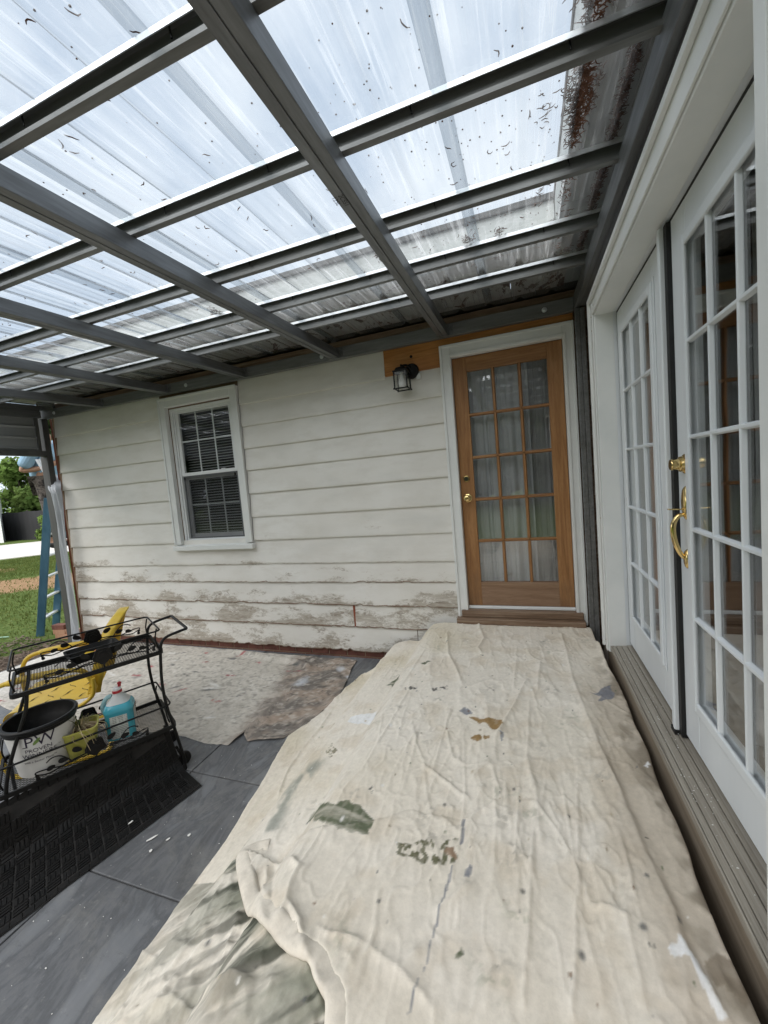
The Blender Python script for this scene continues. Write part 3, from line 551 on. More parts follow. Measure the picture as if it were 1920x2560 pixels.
# ================================================================ steel canopy
M['greypost'] = noisy('dull_grey_steel', (.065,.065,.064), (.11,.11,.107), 6, .55, .3, stretch=(1,1,.1))
CY = thing('porch_canopy', 'galvanized steel canopy with clear ribbed roof sheets fixed to the house', 'canopy', (-2.4, 1, ZP))
YE = -.95
def zb(y): return 2.336-.042*(3.26-y)      # underside of the rafters, falling away from the house
def slope_box(mb, x0, x1, y0, y1, d0, d1): return mb.hexa([(x0,y0,zb(y0)+d0),(x1,y0,zb(y0)+d0),(x1,y1,zb(y1)+d0),(x0,y1,zb(y1)+d0),(x0,y0,zb(y0)+d1),(x1,y0,zb(y0)+d1),(x1,y1,zb(y1)+d1),(x0,y1,zb(y1)+d1)])
RX = [-.507, -1.459, -2.437, -3.400, -4.375]
for i, xr in enumerate(RX):
    mb = MB(); wv = .078
    slope_box(mb, xr-wv, xr-wv*.53, YE, 3.262, 0, .074); slope_box(mb, xr-wv*.47, xr, YE, 3.262, 0, .074); slope_box(mb, xr-wv*.53, xr-wv*.47, YE, 3.262, .003, .074)
    r_ = mb.build('rafter', M['galv'], CY, bevel=.004)
    sub(MB().box(xr-wv-.002, xr+.003, 3.235, 3.263, zb(3.25)-.004, zb(3.25)+.08), 'end_plate', M['galv'], r_)
    sub(MB().box(xr+.0035, xr+.04, 3.255, 3.264, zb(3.25)-.002, zb(3.25)+.08), 'bracket', M['galv'], r_)
PY = [-.62, -.10, .385, .872, 1.340, 1.838, 2.300, 2.715]
for j, yp in enumerate(PY):
    z0 = zb(yp)+.0755; hP = .072; x0, x1 = XL-.06, .432; t_ = .003; dp = .026
    mb = MB()
    mb.box(x0, x1, yp-t_, yp, z0, z0+hP).box(x0, x1, yp-dp, yp-t_, z0, z0+t_).box(x0, x1, yp-dp, yp-t_, z0+hP-t_, z0+hP)
    mb.box(x0, x1, yp-dp, yp-dp+t_, z0+t_, z0+.014)
    p_ = mb.build('purlin', M['galvx'], CY)
    sub(MB().box(x0, x1, yp-dp-.0015, yp-dp+.0015, z0+hP-.017, z0+hP-.001), 'purlin_lip', M['bracket'], p_)
    if yp > .3:
        for k in range(12):
            xs_ = -5.1+k*.48+random.uniform(-.05,.05); sub(MB().tube([(xs_, yp-.014, z0+hP-.004), (xs_+.004, yp-.014, z0+hP-.034)], .0026, 6), 'screw', M['black'], p_)
GXp_ = XL-.06
# ledger on the house, side beam, end beams, posts
lg = MB().box(GXp_-.12, .392, 3.268, 3.306, 2.329, 2.345).box(GXp_-.12, .392, 3.262, 3.268, 2.331, 2.425).box(GXp_-.12, .392, 3.268, 3.306, 2.409, 2.425).box(GXp_-.12, XL+.1, 3.27, 3.30, 2.4255, 2.56).build('ledger', M['galvx'], CY, bevel=.002)
for xb in (.20, -1.62, -3.16, -5.16): sub(MB().lathe([(.019,0),(.019,.003),(.013,.004),(.013,.011),(.008,.013)], 12, (xb, 3.262, 2.375), Rx), 'bolt', M['bracket'], lg)
sb = MB(); slope_box(sb, .395, .424, YE, 3.30, 0, .10); slope_box(sb, .4245, .470, YE, 3.30, .006, .10); sb.build('side_beam', M['galv'], CY, bevel=.004)
box('corner_post', M['galv'], CY, .393, .425, 3.225, 3.262, -.36, 2.332, bevel=.004); box('corner_post', M['galv'], CY, .4255, .458, 3.230, 3.262, -.36, 2.332, bevel=.004)
GXp = XL-.06
box('post', M['greypost'], CY, GXp-.125, GXp-.005, 3.235, 3.300, -.50, 2.328, bevel=.004)
box('post', M['greypost'], CY, GXp-.125, GXp-.005, YE, YE+.065, -.50, 2.12, bevel=.004); box('post', M['greypost'], CY, .393, .458, YE, YE+.065, -.39, 2.12, bevel=.004)
eb = MB(); slope_box(eb, GXp-.075, GXp, YE, 3.234, .0, .0745); slope_box(eb, GXp-.06, GXp-.01, YE, 3.33, .1, .148); slope_box(eb, GXp-.06, GXp-.01, YE, 3.234, .076, .0995); eb.build('end_beam', M['galv'], CY, bevel=.003)
box('gable_rail', M['greypost'], CY, GXp-.075, GXp, YE+.07, 3.234, 1.886, 1.948, bevel=.003); box('gable_stile', M['greypost'], CY, GXp-.05, GXp-.005, 3.165, 3.195, 1.95, 2.33)
# ribbed infill panel of the gable end
pv = []; zs = np.linspace(1.949, 2.34, 40)
P = np.zeros((40, 12, 3)); ysn = np.linspace(YE+.07, 3.164, 12)
for i, z in enumerate(zs):
    ph = ((z-1.949)/.13) % 1; d = .014*(1 if .1 < ph < .28 else 0)
    P[i, :, 0] = GXp-.035+d; P[i, :, 1] = ysn; P[i, :, 2] = z-(.042*(3.26-ysn))*(z-1.949)/.39
grid_mesh('gable_panel', P, noisy('grey_ribbed_metal', (.24,.25,.255), (.31,.32,.33), 3, .45, .3, stretch=(1,.1,1)), CY, smooth=False)
# clear roof sheets, one per panel, overlapping
def rib_profile(u):   # u in metres across the sheet
    z = 0.; p = u % .2166
    if p < .052: z = .019*max(0, min(1, min(p, .052-p)/.014))
    for c_ in (.106, .161):
        if abs(p-c_) < .012: z = max(z, .0035*(1-abs(p-c_)/.012))
    return z
us = sorted(set([round(k*.2166+d, 4) for k in range(4) for d in (0, .014, .026, .038, .052, .094, .106, .118, .149, .161, .173) if k*.2166+d <= .705]))
yy = np.linspace(YE-.05, 3.258, 30); x = XL-.12; k = 0
while x < .44:
    P = np.zeros((len(us), len(yy), 3))
    for i, u in enumerate(us): P[i, :, 0] = x+u; P[i, :, 1] = yy; P[i, :, 2] = 2.336-.042*(3.26-yy)+.0755+.0735+rib_profile(u)+(.0025 if k % 2 else 0)+.002*np.sin(yy*3+k)
    s_ = grid_mesh('roof_sheet', P[:, :, :] if x+.70 < .52 else P[[i for i, u in enumerate(us) if x+u < .455]], M['sheet'], CY, smooth=False)
    x += .65; k += 1
# ================================================================ big drop cloth over the stoop
st_ = thing('stoop', 'wooden stoop and step hidden under the drop cloth', None, (0, 1.5, ZP)); del st_['label']; st_['kind'] = 'structure'
box('platform', M['sillwood'], st_, -.79, .402, -.9, 3.27, ZP, -.004); box('step', M['sillwood'], st_, -1.06, -.792, -.9, 3.27, ZP, -.180)
PXK = [-3,-1.40,-1.27,-1.17,-1.05,-.93,-.86,-.80,-.72,.6]; PZK = [-.383,-.378,-.33,-.20,-.17,-.165,-.06,-.005,.008,.008]
CREASES=[('s',0.014,0.012,[(0.246,1.766),(0.279,1.481),(0.288,1.331),(0.315,1.163),(0.311,1.099),(0.322,1.045),(0.338,1.002),(0.343,0.948)]),('r',0.012,0.016,[(0.183,3.124),(0.192,2.778),(0.191,2.419),(0.213,2.116),(0.233,1.894),(0.249,1.714),(0.265,1.555)]),('r',0.006,0.008,[(-0.045,2.161),(-0.052,1.87),(-0.06,1.696),(-0.034,1.484)]),('r',0.007,0.01,[(-0.057,1.698),(-0.03,1.528),(-0.019,1.33)]),('r',0.004,0.006,[(-0.074,1.358),(-0.086,1.188),(-0.089,1.064)]),('r',0.007,0.008,[(-0.047,1.283),(-0.055,1.082),(-0.064,0.984),(-0.074,0.829)]),('r',0.007,0.006,[(0.127,1.638),(0.095,1.332),(0.086,1.233),(0.064,1.096),(0.046,0.95),(0.028,0.858)]),('r',0.006,0.01,[(0.092,1.202),(0.105,1.13),(0.191,1.116),(0.188,1.045),(0.187,0.946),(0.19,0.904)]),('r',0.004,0.008,[(0.103,1.334),(0.126,1.243),(0.16,1.149),(0.193,1.104)]),('r',0.004,0.01,[(0.078,1.086),(0.09,0.995),(0.102,0.949),(0.099,0.884)]),('r',0.005,0.01,[(0.3,1.054),(0.279,0.966),(0.263,0.925)]),('r',0.005,0.005,[(-0.749,2.738),(-0.768,2.313),(-0.796,2.06),(-0.844,1.983)]),('r',0.005,0.005,[(-0.71,2.224),(-0.717,2.001),(-0.718,1.828),(-0.728,1.654),(-0.731,1.454)]),('r',0.003,0.005,[(-0.68,1.974),(-0.637,1.684)]),('r',0.006,0.006,[(-0.735,1.487),(-0.765,1.378),(-0.762,1.234),(-0.751,1.1),(-0.755,1.007)]),('r',0.005,0.006,[(-0.783,1.486),(-0.805,1.363),(-0.94,1.347)]),('r',0.012,0.014,[(-0.647,3.026),(-0.565,2.642),(-0.47,2.413),(-0.416,2.255)]),('r',0.012,0.014,[(-0.432,3.268),(-0.353,2.931),(-0.38,2.778),(-0.346,2.674)]),('r',0.008,0.018,[(-0.237,2.366),(-0.412,2.199),(-0.535,2.035)]),('r',0.013,0.014,[(-0.056,2.377),(-0.116,2.115),(-0.146,1.987),(-0.198,1.79)]),('r',0.009,0.014,[(-0.203,1.653),(-0.238,1.584),(-0.282,1.498)]),('r',0.01,0.012,[(-0.218,1.513),(-0.23,1.437)]),('r',0.005,0.006,[(-0.474,1.551),(-0.391,1.501),(-0.285,1.424)]),('r',0.005,0.006,[(-0.502,1.578),(-0.384,1.504),(-0.271,1.425),(-0.263,1.41)]),('r',0.01,0.014,[(0.025,2.606),(-0.004,2.273)]),('r',0.006,0.008,[(-0.118,2.707),(-0.128,2.25)]),('r',0.012,0.022,[(-0.206,1.113),(-0.293,1.007),(-0.298,0.965)]),('r',0.007,0.018,[(-0.309,0.909),(-0.359,0.843)]),('r',0.014,0.01,[(-0.976,1.115),(-0.846,0.937),(-0.767,0.844),(-0.721,0.812)]),('r',-0.009,0.010,[(-0.963,1.138),(-0.817,0.947),(-0.754,0.855),(-0.721,0.812)]),('r',0.015,0.018,[(-0.826,1.043),(-0.752,1.002),(-0.743,0.943),(-0.718,0.878),(-0.721,0.812)]),('r',0.016,0.012,[(-0.719,0.892),(-0.654,0.851),(-0.612,0.798),(-0.577,0.771)]),('r',0.009,0.012,[(-0.604,0.856),(-0.568,0.845),(-0.494,0.858),(-0.455,0.857)]),('r',0.008,0.016,[(-0.477,0.863),(-0.487,0.779),(-0.488,0.761)]),('r',0.005,0.01,[(-0.459,0.944),(-0.444,0.852),(-0.478,0.799)]),('r',0.014,0.016,[(-0.656,0.698),(-0.669,0.738),(-0.636,0.754)]),('r',0.014,0.016,[(-0.564,0.764),(-0.525,0.728),(-0.497,0.707)]),('r',0.007,0.016,[(-0.455,0.857),(-0.354,0.826),(-0.292,0.801),(-0.259,0.777)]),('r',0.01,0.014,[(-0.997,0.995),(-0.938,0.853),(-0.935,0.774)]),('r',0.016,0.02,[(-0.718,0.724),(-0.836,0.7),(-1.017,0.726),(-1.076,0.689)]),('r',0.014,0.02,[(-0.72,0.799),(-0.754,0.771),(-0.771,0.712),(-0.82,0.657)]),('r',0.01,0.018,[(-1.457,1.188),(-1.407,1.087),(-1.402,1.018)]),('r',0.007,0.02,[(-1.44,0.92),(-1.168,0.854),(-1.079,0.846)]),('r',0.008,0.012,[(-1.15,1.084),(-1.082,0.87),(-1.089,0.721)]),('r',0.016,0.014,[(-1.397,2.41),(-1.374,2.243),(-1.381,1.974),(-1.353,1.769),(-1.287,1.603)]),('r',0.03,0.03,[(-1.444,3.067),(-1.476,2.774),(-1.469,2.552)]),('r',0.02,0.02,[(-1.166,2.966),(-1.364,2.934),(-1.431,2.679)]),('r',0.02,0.02,[(0.409,2.999),(0.396,2.619)])]
STAINS={'green': [[(-0.942,1.351),(-0.935,1.41),(-0.831,1.319),(-0.762,1.278),(-0.754,1.308),(-0.72,1.313),(-0.663,1.298),(-0.588,1.246),(-0.587,1.176),(-0.644,1.175),(-0.716,1.185),(-0.8,1.212)],[(-0.238,0.932),(-0.225,0.92),(-0.209,0.913),(-0.235,0.901),(-0.231,0.919)],[(-0.731,2.492),(-0.695,2.539),(-0.662,2.519),(-0.693,2.482)],[(-0.986,2.476),(-0.952,2.561),(-0.918,2.62),(-0.842,2.342),(-0.954,2.491)]],'olive': [[(-0.475,1.145),(-0.469,1.172),(-0.406,1.201),(-0.354,1.227),(-0.282,1.249),(-0.273,1.222),(-0.274,1.161),(-0.313,1.139),(-0.371,1.128),(-0.423,1.135),(-0.462,1.131)]],'tan': [[(-0.32,1.204),(-0.285,1.213),(-0.275,1.167),(-0.292,1.171),(-0.318,1.179)]],'blue': [[(-0.277,1.326),(-0.267,1.325),(-0.262,1.225),(-0.272,1.216)],[(-0.284,1.147),(-0.278,1.149),(-0.283,1.062),(-0.291,1.021),(-0.292,0.967),(-0.296,0.932),(-0.299,0.892),(-0.301,0.848),(-0.305,0.851),(-0.305,0.883),(-0.303,0.93),(-0.3,0.982),(-0.298,1.019)],[(-0.313,0.831),(-0.309,0.831),(-0.313,0.786),(-0.312,0.76),(-0.319,0.758),(-0.321,0.793)],[(-0.242,1.141),(-0.231,1.158),(-0.221,1.152),(-0.226,1.118),(-0.242,1.117)],[(0.26,2.294),(0.291,2.282),(0.313,2.321),(0.346,2.371),(0.383,2.396),(0.372,2.331),(0.385,2.308),(0.366,2.254),(0.321,2.222),(0.288,2.208),(0.306,2.252),(0.289,2.265)],[(-0.391,1.991),(-0.369,2.026),(-0.342,2.016),(-0.32,1.982),(-0.352,1.96)],[(-0.179,1.844),(-0.16,1.841),(-0.161,1.792),(-0.169,1.784)]],'brown': [[(-0.337,1.946),(-0.309,1.957),(-0.258,1.947),(-0.234,1.962),(-0.168,1.932),(-0.17,1.898),(-0.187,1.855),(-0.218,1.861),(-0.245,1.896),(-0.259,1.914),(-0.287,1.908)],[(-0.308,1.785),(-0.292,1.814),(-0.27,1.821),(-0.252,1.797),(-0.257,1.771),(-0.279,1.763)],[(-0.249,1.814),(-0.226,1.815),(-0.221,1.797),(-0.239,1.781),(-0.249,1.791)]],'white': [[(-1.082,2.053),(-1.083,2.105),(-0.935,2.17),(-0.847,1.923),(-0.938,2.037),(-0.978,2.043),(-1.016,2.031)],[(0.27,1.068),(0.287,1.074),(0.295,1.091),(0.307,1.097),(0.314,1.08),(0.321,1.052),(0.332,1.024),(0.336,0.998),(0.346,0.949),(0.331,0.944),(0.321,0.966),(0.318,1.003),(0.313,1.029),(0.303,1.051),(0.28,1.046),(0.27,1.053)],[(0.385,1.761),(0.403,1.785),(0.406,1.77),(0.386,1.741)]],'greybrown': [[(0.342,1.062),(0.383,1.088),(0.421,1.08),(0.416,1.037),(0.407,0.986),(0.394,0.983),(0.37,1.001),(0.358,1.014),(0.343,1.008),(0.339,1.026)]],'dark': [[(-0.589,2.196),(-0.496,2.232),(-0.489,2.194),(-0.572,2.161)],[(-0.752,2.186),(-0.672,2.2),(-0.663,2.163),(-0.732,2.154)],[(-0.657,1.384),(-0.653,1.403),(-0.637,1.388),(-0.637,1.37),(-0.652,1.371)],[(-0.094,1.058),(-0.08,1.064),(-0.077,1.046),(-0.089,1.045)],[(0.224,1.061),(0.238,1.065),(0.238,1.051),(0.228,1.049)],[(0.296,1.402),(0.314,1.406),(0.308,1.392),(0.295,1.389)],[(0.336,1.729),(0.353,1.729),(0.346,1.707),(0.334,1.71)],[(0.275,1.004),(0.282,1.001),(0.277,0.996),(0.272,0.997)],[(-0.138,0.915),(-0.13,0.916),(-0.13,0.906),(-0.136,0.904)]],'oliv2': [[(-1.094,1.795),(-1.089,1.865),(-1.022,1.794),(-1.034,1.739)]]}
FOLD=[(-1.036,1.25),(-1.124,1.205),(-1.136,1.139),(-1.061,1.06),(-0.984,0.992),(-0.791,0.837),(-0.72,0.81),(-0.654,0.782),(-0.608,0.773),(-0.577,0.771),(-0.555,0.749),(-0.525,0.728),(-0.497,0.707)]
BAND=[(-1.095,1.681),(-1.124,1.533),(-1.117,1.41),(-1.088,1.293),(-1.124,1.205)]

NXC, NYC = 340, 600
yv = np.concatenate([np.linspace(-.45, .6, 130, endpoint=False), np.linspace(.6, 3.268, NYC-130)])
u = np.linspace(0, 1, NXC); U, Yg = np.meshgrid(u, yv, indexing='ij')
XLc = np.interp(yv, [-.6, .3, .72, 1.03, 1.36, 1.68, 2.134, 2.376, 2.49, 2.92, 3.10, 3.27], [-1.31,-1.36,-1.37,-1.40,-1.42,-1.48,-1.575,-1.49,-1.47,-1.40,-1.30,-1.12]) + .012*(fbm(yv*4, yv*0, 3, 3)-.5)
XRc = .415 + .022*(fbm(yv*2.6, yv*0+4, 13, 3)-.5)*2 - .02*sstep(2.75, 3.2, yv)
Xg = XLc[None, :]*(1-U)+XRc[None, :]*U
ytop = 3.250+.016*(fbm(Xg*6, Xg*0, 23, 3)-.5)*2
Yc = np.where(Yg > 3.0, 3.0+(Yg-3.0)*(ytop-3.0)/(3.268-3.0), Yg)
Zg = np.interp(Xg, PXK, PZK)
kern = 9                                   # soften the drape over the edges
Zs = Zg.copy()
for _ in range(10): Zs[1:-1] = (Zs[:-2]+2*Zs[1:-1]+Zs[2:])/4
Zg = Zs + .004
wx = fbm(Xg*3+.5*Yc, Yc*.9, 41, 3)-.5
rid = lambda a: 1-np.abs(2*a-1)
w1 = rid(fbm(Xg*5+.35*Yc, Yc*1.1-.2*Xg, 51, 3)); w2 = rid(fbm(Xg*12+Yc*2.2, Yc*5-Xg*3, 61, 3)); w3 = fbm(Xg*38, Yc*38, 71, 3)-.5
amp = .6+.9*sstep(.45, .7, fbm(Xg*1.7, Yc*1.2, 81, 2))
Zg += .008*wx + .0050*amp*np.maximum(0, w1-.72)/.28 + .0030*amp*np.maximum(0, w2-.74)/.26 + .0010*w3
w4 = rid(fbm(Xg*20+Yc*1.0, Yc*7, 66, 2)); Zg += .0028*np.maximum(0, w4-.86)/.14
w5 = rid(fbm(Xg*7+Yc*2.5, Yc*2.4-Xg*1.5, 67, 2)); w6 = rid(fbm(Xg*16-Yc*6, Yc*8+Xg*5, 68, 2)); w7 = rid(fbm(Xg*9, Yc*.8+3, 69, 2)); Zg += (.0050*np.maximum(0, w5-.93)/.07 + .0036*np.maximum(0, w6-.92)/.08 + .0048*np.maximum(0, w7-.94)/.06)*(.12+1.0*sstep(.45, .68, fbm(Xg*2.2, Yc*2.2, 73, 2)))
for kind, h_, wd, pts in CREASES:
    xs_ = [p[0] for p in pts]; ys_ = [p[1] for p in pts]; pad = .12
    k = (Xg > min(xs_)-pad) & (Xg < max(xs_)+pad) & (Yc > min(ys_)-pad) & (Yc < max(ys_)+pad)
    if not k.any(): continue
    jx = .006*(fbm(Xg[k]*14, Yc[k]*14, 7, 2)-.5); d, sgn, arc, tot = seg_dist(Xg[k]+jx, Yc[k]+jx, pts); env = np.clip(np.minimum(arc, tot-arc)/.05+.25, 0, 1)
    if kind == 's': Zg[k] += h_*env*(1/(1+np.exp(np.clip(-sgn*-1*d/.004, -40, 40))))*np.exp(-np.maximum(0, d-.02)/.10) + .005*np.exp(-(d/.012)**2)
    else: Zg[k] += 1.3*h_*env*np.exp(-(d/(wd*.9))**.95)
# the folded-over flap at the near left: everything right of FOLD lies on top of the stained layer
def spline(p, k=6):
    p = [Vector(q) for q in p]; out = []
    for i in range(len(p)-1):
        a, b, c, d = p[max(i-1,0)], p[i], p[i+1], p[min(i+2,len(p)-1)]
        for j in range(k): t = j/k; out.append(.5*((2*b)+(c-a)*t+(2*a-5*b+4*c-d)*t*t+(3*b-a-3*c+d)*t**3))
    return out+[p[-1]]
def smooth1(a, n):
    for _ in range(n): a = np.concatenate([a[:1], (a[:-2]+2*a[1:-1]+a[2:])/4, a[-1:]])
    return a
fsp = np.array([tuple(p) for p in spline([(x, y, 0) for x, y in FOLD+[(-.455, .56), (-.42, .3), (-.40, -.1), (-.39, -.5)]], 14)])[:, :2]; fsp = np.stack([smooth1(fsp[:, 0], 30), smooth1(fsp[:, 1], 30)], 1)
d = np.full(Xg.shape, 9.); sgn = np.ones(Xg.shape); arc = np.zeros(Xg.shape); kk = Yc < 1.36
d[kk], sgn[kk], arc[kk], tot = seg_dist(Xg[kk], Yc[kk], [tuple(p) for p in fsp[::3]])
inside = (sgn > 0); fade = np.clip(arc/.14, 0, 1)*(Yc < 1.32)
sd_ = np.where(inside, d, -d); lift = sstep(.016, .050, sd_)*np.exp(-np.maximum(0, sd_)/.20)*.044
Zg0 = Zg.copy(); low = np.where(~inside & (Yc < 1.1) & (Xg > -1.25), .007*fade*(rid(fbm(Xg*9+Yc*7, Yc*9-Xg*5, 33, 3))-.6)*3, 0)*sstep(0, .03, -sd_)
Zg += fade*lift + low
edge_ = np.minimum(U*(XRc-XLc)[None, :], (1-U)*(XRc-XLc)[None, :]); Zg -= .006*np.exp(-edge_/.006)
Zg[0, :] -= .006; Zg[-1, :] -= .012
# colour: cotton, age, footprints, paint
def blend(C, m_, c_): m_ = m_[..., None]; return C*(1-m_)+np.array(c_)*m_
def cloth_colours(X, Y):
    n1 = fbm(X*2.2, Y*2.2, 101, 4); n2 = fbm(X*9, Y*9, 111, 4); n3 = fbm(X*45, Y*45, 121, 3)
    C = np.ones(X.shape+(3,))*np.array([.735,.682,.592]); C = blend(C, sstep(.42, .62, n1)*.8, (.77,.724,.648)); C = blend(C, sstep(.5, .72, n2)*.35, (.56,.475,.36))
    return C, n1, n2, n3
C, n1, n2, n3 = cloth_colours(Xg, Yc)
C = blend(C, sstep(.46, .66, fbm(Xg*1.4+3, Yc*1.4, 131, 3))*sstep(1.2, 2.1, Yc)*sstep(-.3, -.7, Xg)*.45, (.56,.495,.345))   # yellowed part by the step
C = blend(C, sstep(.45, .7, fbm(Xg*1.1+8, Yc*1.1, 133, 3))*sstep(1.5, .8, Yc)*.6, (.70,.645,.59))
# grimy strip along the door sill
gr = sstep(.17, .30, Xg+.10*(n1-.5)+.0*Yc-.03*np.sin(Yc*3))*sstep(2.75, 2.2, Yc); C = blend(C, gr*.55, (.40,.335,.26)); C = blend(C, sstep(.30, .40, Xg)*sstep(.40, .62, n2)*.7*sstep(3.1, 2.3, Yc), (.20,.17,.13))
# green and black smears on the lower layer
ul = ((sd_ < .022) & (Yc < 1.16) & (Xg < -.38)); qa, qb = Xg*.75+Yc*.66, Yc*.75-Xg*.66; sm = fbm(qa*3+20, qb*11+20, 141, 4); sm2 = fbm(qa*6+20, qb*34+20, 151, 4)
near = np.exp(-np.maximum(0, -sd_-.02)/.22)
C = np.where(ul[..., None], blend(blend(C, sstep(.36, .58, sm)*near*.9, (.225,.235,.185)), sstep(.42, .64, sm2)*near*.9, (.065,.07,.054)), C)
db, sb_, ab, tb = seg_dist(Xg, Yc, BAND); bm_ = np.exp(-(db/.05)**2)*sstep(.38, .6, fbm(Xg*16+Yc*4, Yc*9, 161, 4)); C = blend(C, np.clip(bm_, 0, 1)*.8, (.25,.27,.24))
# footprints and faint grey scuffs
for q in range(46):
    cx_, cy_ = RNG.uniform(-1.0, .36), RNG.uniform(.5, 3.15); a_ = RNG.uniform(0, 6.28); dx, dy = Xg-cx_, Yc-cy_; p_ = dx*math.cos(a_)+dy*math.sin(a_); q_ = -dx*math.sin(a_)+dy*math.cos(a_)
    k = np.exp(-(p_/.055)**2-(q_/.03)**2)*sstep(.5, .64, fbm(p_*60+50, q_*60+50, 170+q, 2)); C = blend(C, k*.5, (.33,.31,.27) if q % 3 else (.34,.35,.27))
PC = {'green': (.105,.125,.075), 'olive': (.125,.125,.070), 'tan': (.30,.205,.14), 'blue': (.175,.19,.235), 'brown': (.30,.19,.075), 'white': (.80,.81,.82), 'greybrown': (.215,.175,.13), 'dark': (.10,.098,.092), 'oliv2': (.26,.24,.17)}
for nm, polys in STAINS.items():
    for pl in polys:
        xs_ = [p[0] for p in pl]; ys_ = [p[1] for p in pl]; k = (Xg > min(xs_)-.03) & (Xg < max(xs_)+.03) & (Yc > min(ys_)-.03) & (Yc < max(ys_)+.03)
        if not k.any(): continue
        x_, y_ = Xg[k], Yc[k]; wob = .010 if nm != 'blue' else .005; jx = x_+wob*(fbm(x_*40, y_*40, 5, 3)-.5)*2; jy = y_+wob*(fbm(x_*40+9, y_*40, 6, 3)-.5)*2
        m_ = in_poly(jx, jy, pl).astype(float); d_, _, _, _ = seg_dist(jx, jy, pl+[pl[0]]); m_ = np.where(m_ > 0, np.clip(.5+d_/.007, 0, 1)*(.84+.16*sstep(.3, .55, fbm(x_*55, y_*55, 12, 3))), 0)
        if nm == 'olive': m_ *= sstep(.40, .52, fbm(x_*70, y_*40, 8, 2))
        if nm in ('dark', 'oliv2'): m_ *= sstep(.42, .52, fbm(x_*90, y_*90, 9, 2))
        if nm == 'green': m_ *= .55+.45*sstep(.3, .6, fbm(x_*8+y_*34, y_*7-x_*3, 10, 4))
        if nm == 'greybrown': m_ *= .75
        C[k] = blend(C[k], m_*(.96 if nm != 'blue' else .85), PC[nm])
# spatter
for q in range(300):
    cx_, cy_ = RNG.uniform(-1.4, .4), RNG.uniform(.2, 3.2); r_ = abs(RNG.normal(0, .0034))+.0020; t_ = RNG.integers(0, 10); c_ = [(.10,.10,.095),(.11,.115,.12),(.80,.79,.76),(.15,.15,.16),(.82,.81,.78),(.20,.12,.07),(.10,.14,.07),(.08,.08,.08),(.30,.25,.18),(.5,.42,.3)][t_]
    i0 = np.abs(yv-cy_).argmin(); js = slice(max(0, i0-10), i0+11); dx = Xg[:, js]-cx_; dy = Yc[:, js]-cy_; st2 = 1+RNG.random()*1.5; m_ = np.clip(1.5-np.hypot(dx*st2, dy)/r_, 0, 1); kk = m_ > 0
    if kk.any(): s_ = C[:, js]; s_[kk] = s_[kk]*(1-m_[kk][:, None]*.85)+np.array(c_)*m_[kk][:, None]*.85; C[:, js] = s_
C *= (1+.10*(n3-.5))[..., None]
o = grid_mesh('drop_cloth', np.stack([Xg, Yc, Zg], -1), M['canvas'], None, np.clip(C, 0, 1)); tag(o, 'large paint-stained cotton drop cloth spread over the stoop by the doors', 'drop cloth')
tg = np.gradient(fsp, axis=0); tg /= np.linalg.norm(tg, axis=1)[:, None]; nm_ = np.stack([-tg[:, 1], tg[:, 0]], 1)
def samp(A, x, y):
    iy = np.clip(np.searchsorted(yv, y), 1, len(yv)-1); x0 = XLc[iy]; x1 = XRc[iy]; iu = np.clip(((x-x0)/(x1-x0)*(NXC-1)).round().astype(int), 0, NXC-1); return A[iu, iy]
al = np.cumsum(np.concatenate([[0], np.linalg.norm(np.diff(fsp, axis=0), axis=1)])); fd = np.clip(al/.16, 0, 1)
prof = [(.055, .0), (.040, .001), (.028, .0025), (.017, .0032), (.008, .0018), (.001, -.003), (-.0015, -.009), (.000, -.015), (.007, -.020), (.018, -.024)]
P = np.zeros((len(fsp), len(prof), 3)); Cf = np.zeros(P.shape); wob = 1+.9*(fbm(al*7, al*0, 15, 3)-.5)*2; wz = 1+.6*(fbm(al*11, al*0+5, 16, 3)-.5)*2
for k_, (s_, z_) in enumerate(prof):
    ss = s_*wob if s_ < .05 else s_+0*wob; px_ = fsp[:, 0]+nm_[:, 0]*ss; py_ = fsp[:, 1]+nm_[:, 1]*ss
    P[:, k_, 0] = px_; P[:, k_, 1] = py_; P[:, k_, 2] = (smooth1(samp(Zg0, px_, py_), 6)+fd*.036*(1+0*z_)+z_*wz*fd+.006*(fbm(px_*26, py_*26, 45, 3)-.5) if k_ else samp(Zg, px_, py_)-.003); Cf[:, k_] = np.array([.735,.68,.592])*(.80+.40*fbm(px_*22, py_*22, 44, 4))[:, None]
fl = grid_mesh('folded_edge', P[3:], M['canvas'], o, Cf[3:])

# ================================================================ older crusted canvas along the wall
fx = np.linspace(0, 1, 330); fy = np.linspace(0, 1, 170); UX, UY = np.meshgrid(fx, fy, indexing='ij'); X2 = -5.2+(-1.50+5.2)*UX
yF = np.interp(X2, [-5.2,-4.9,-4.2,-3.2,-2.4,-2.05,-1.91,-1.893,-1.875,-1.80,-1.56,-1.50], [2.3,2.1,1.95,1.93,1.985,1.955,1.975,2.13,2.07,2.03,2.10,2.28])+.02*(fbm(X2*9, X2*0, 19, 3)-.5); yB = 3.285-.012*np.sin(X2*2)-.03*sstep(-2.4,-1.9,X2)-.02*(fbm(X2*5, X2*0+2, 29, 2)-.5)
Y2 = yF*(1-UY)+yB*UY; X2 = X2+ np.where(UX > .9, (UX-.9)/.1*.05*np.sin(Y2*5+1), 0)
rd = rid(fbm(X2*6+Y2*2, Y2*6-X2*2, 201, 4)); rd2 = rid(fbm(X2*17, Y2*17+X2*4, 211, 3))
dirty = sstep(-2.15, -1.85, X2+.25*(Y2-2.6)+.25*(fbm(X2*5, Y2*5, 221, 3)-.5))
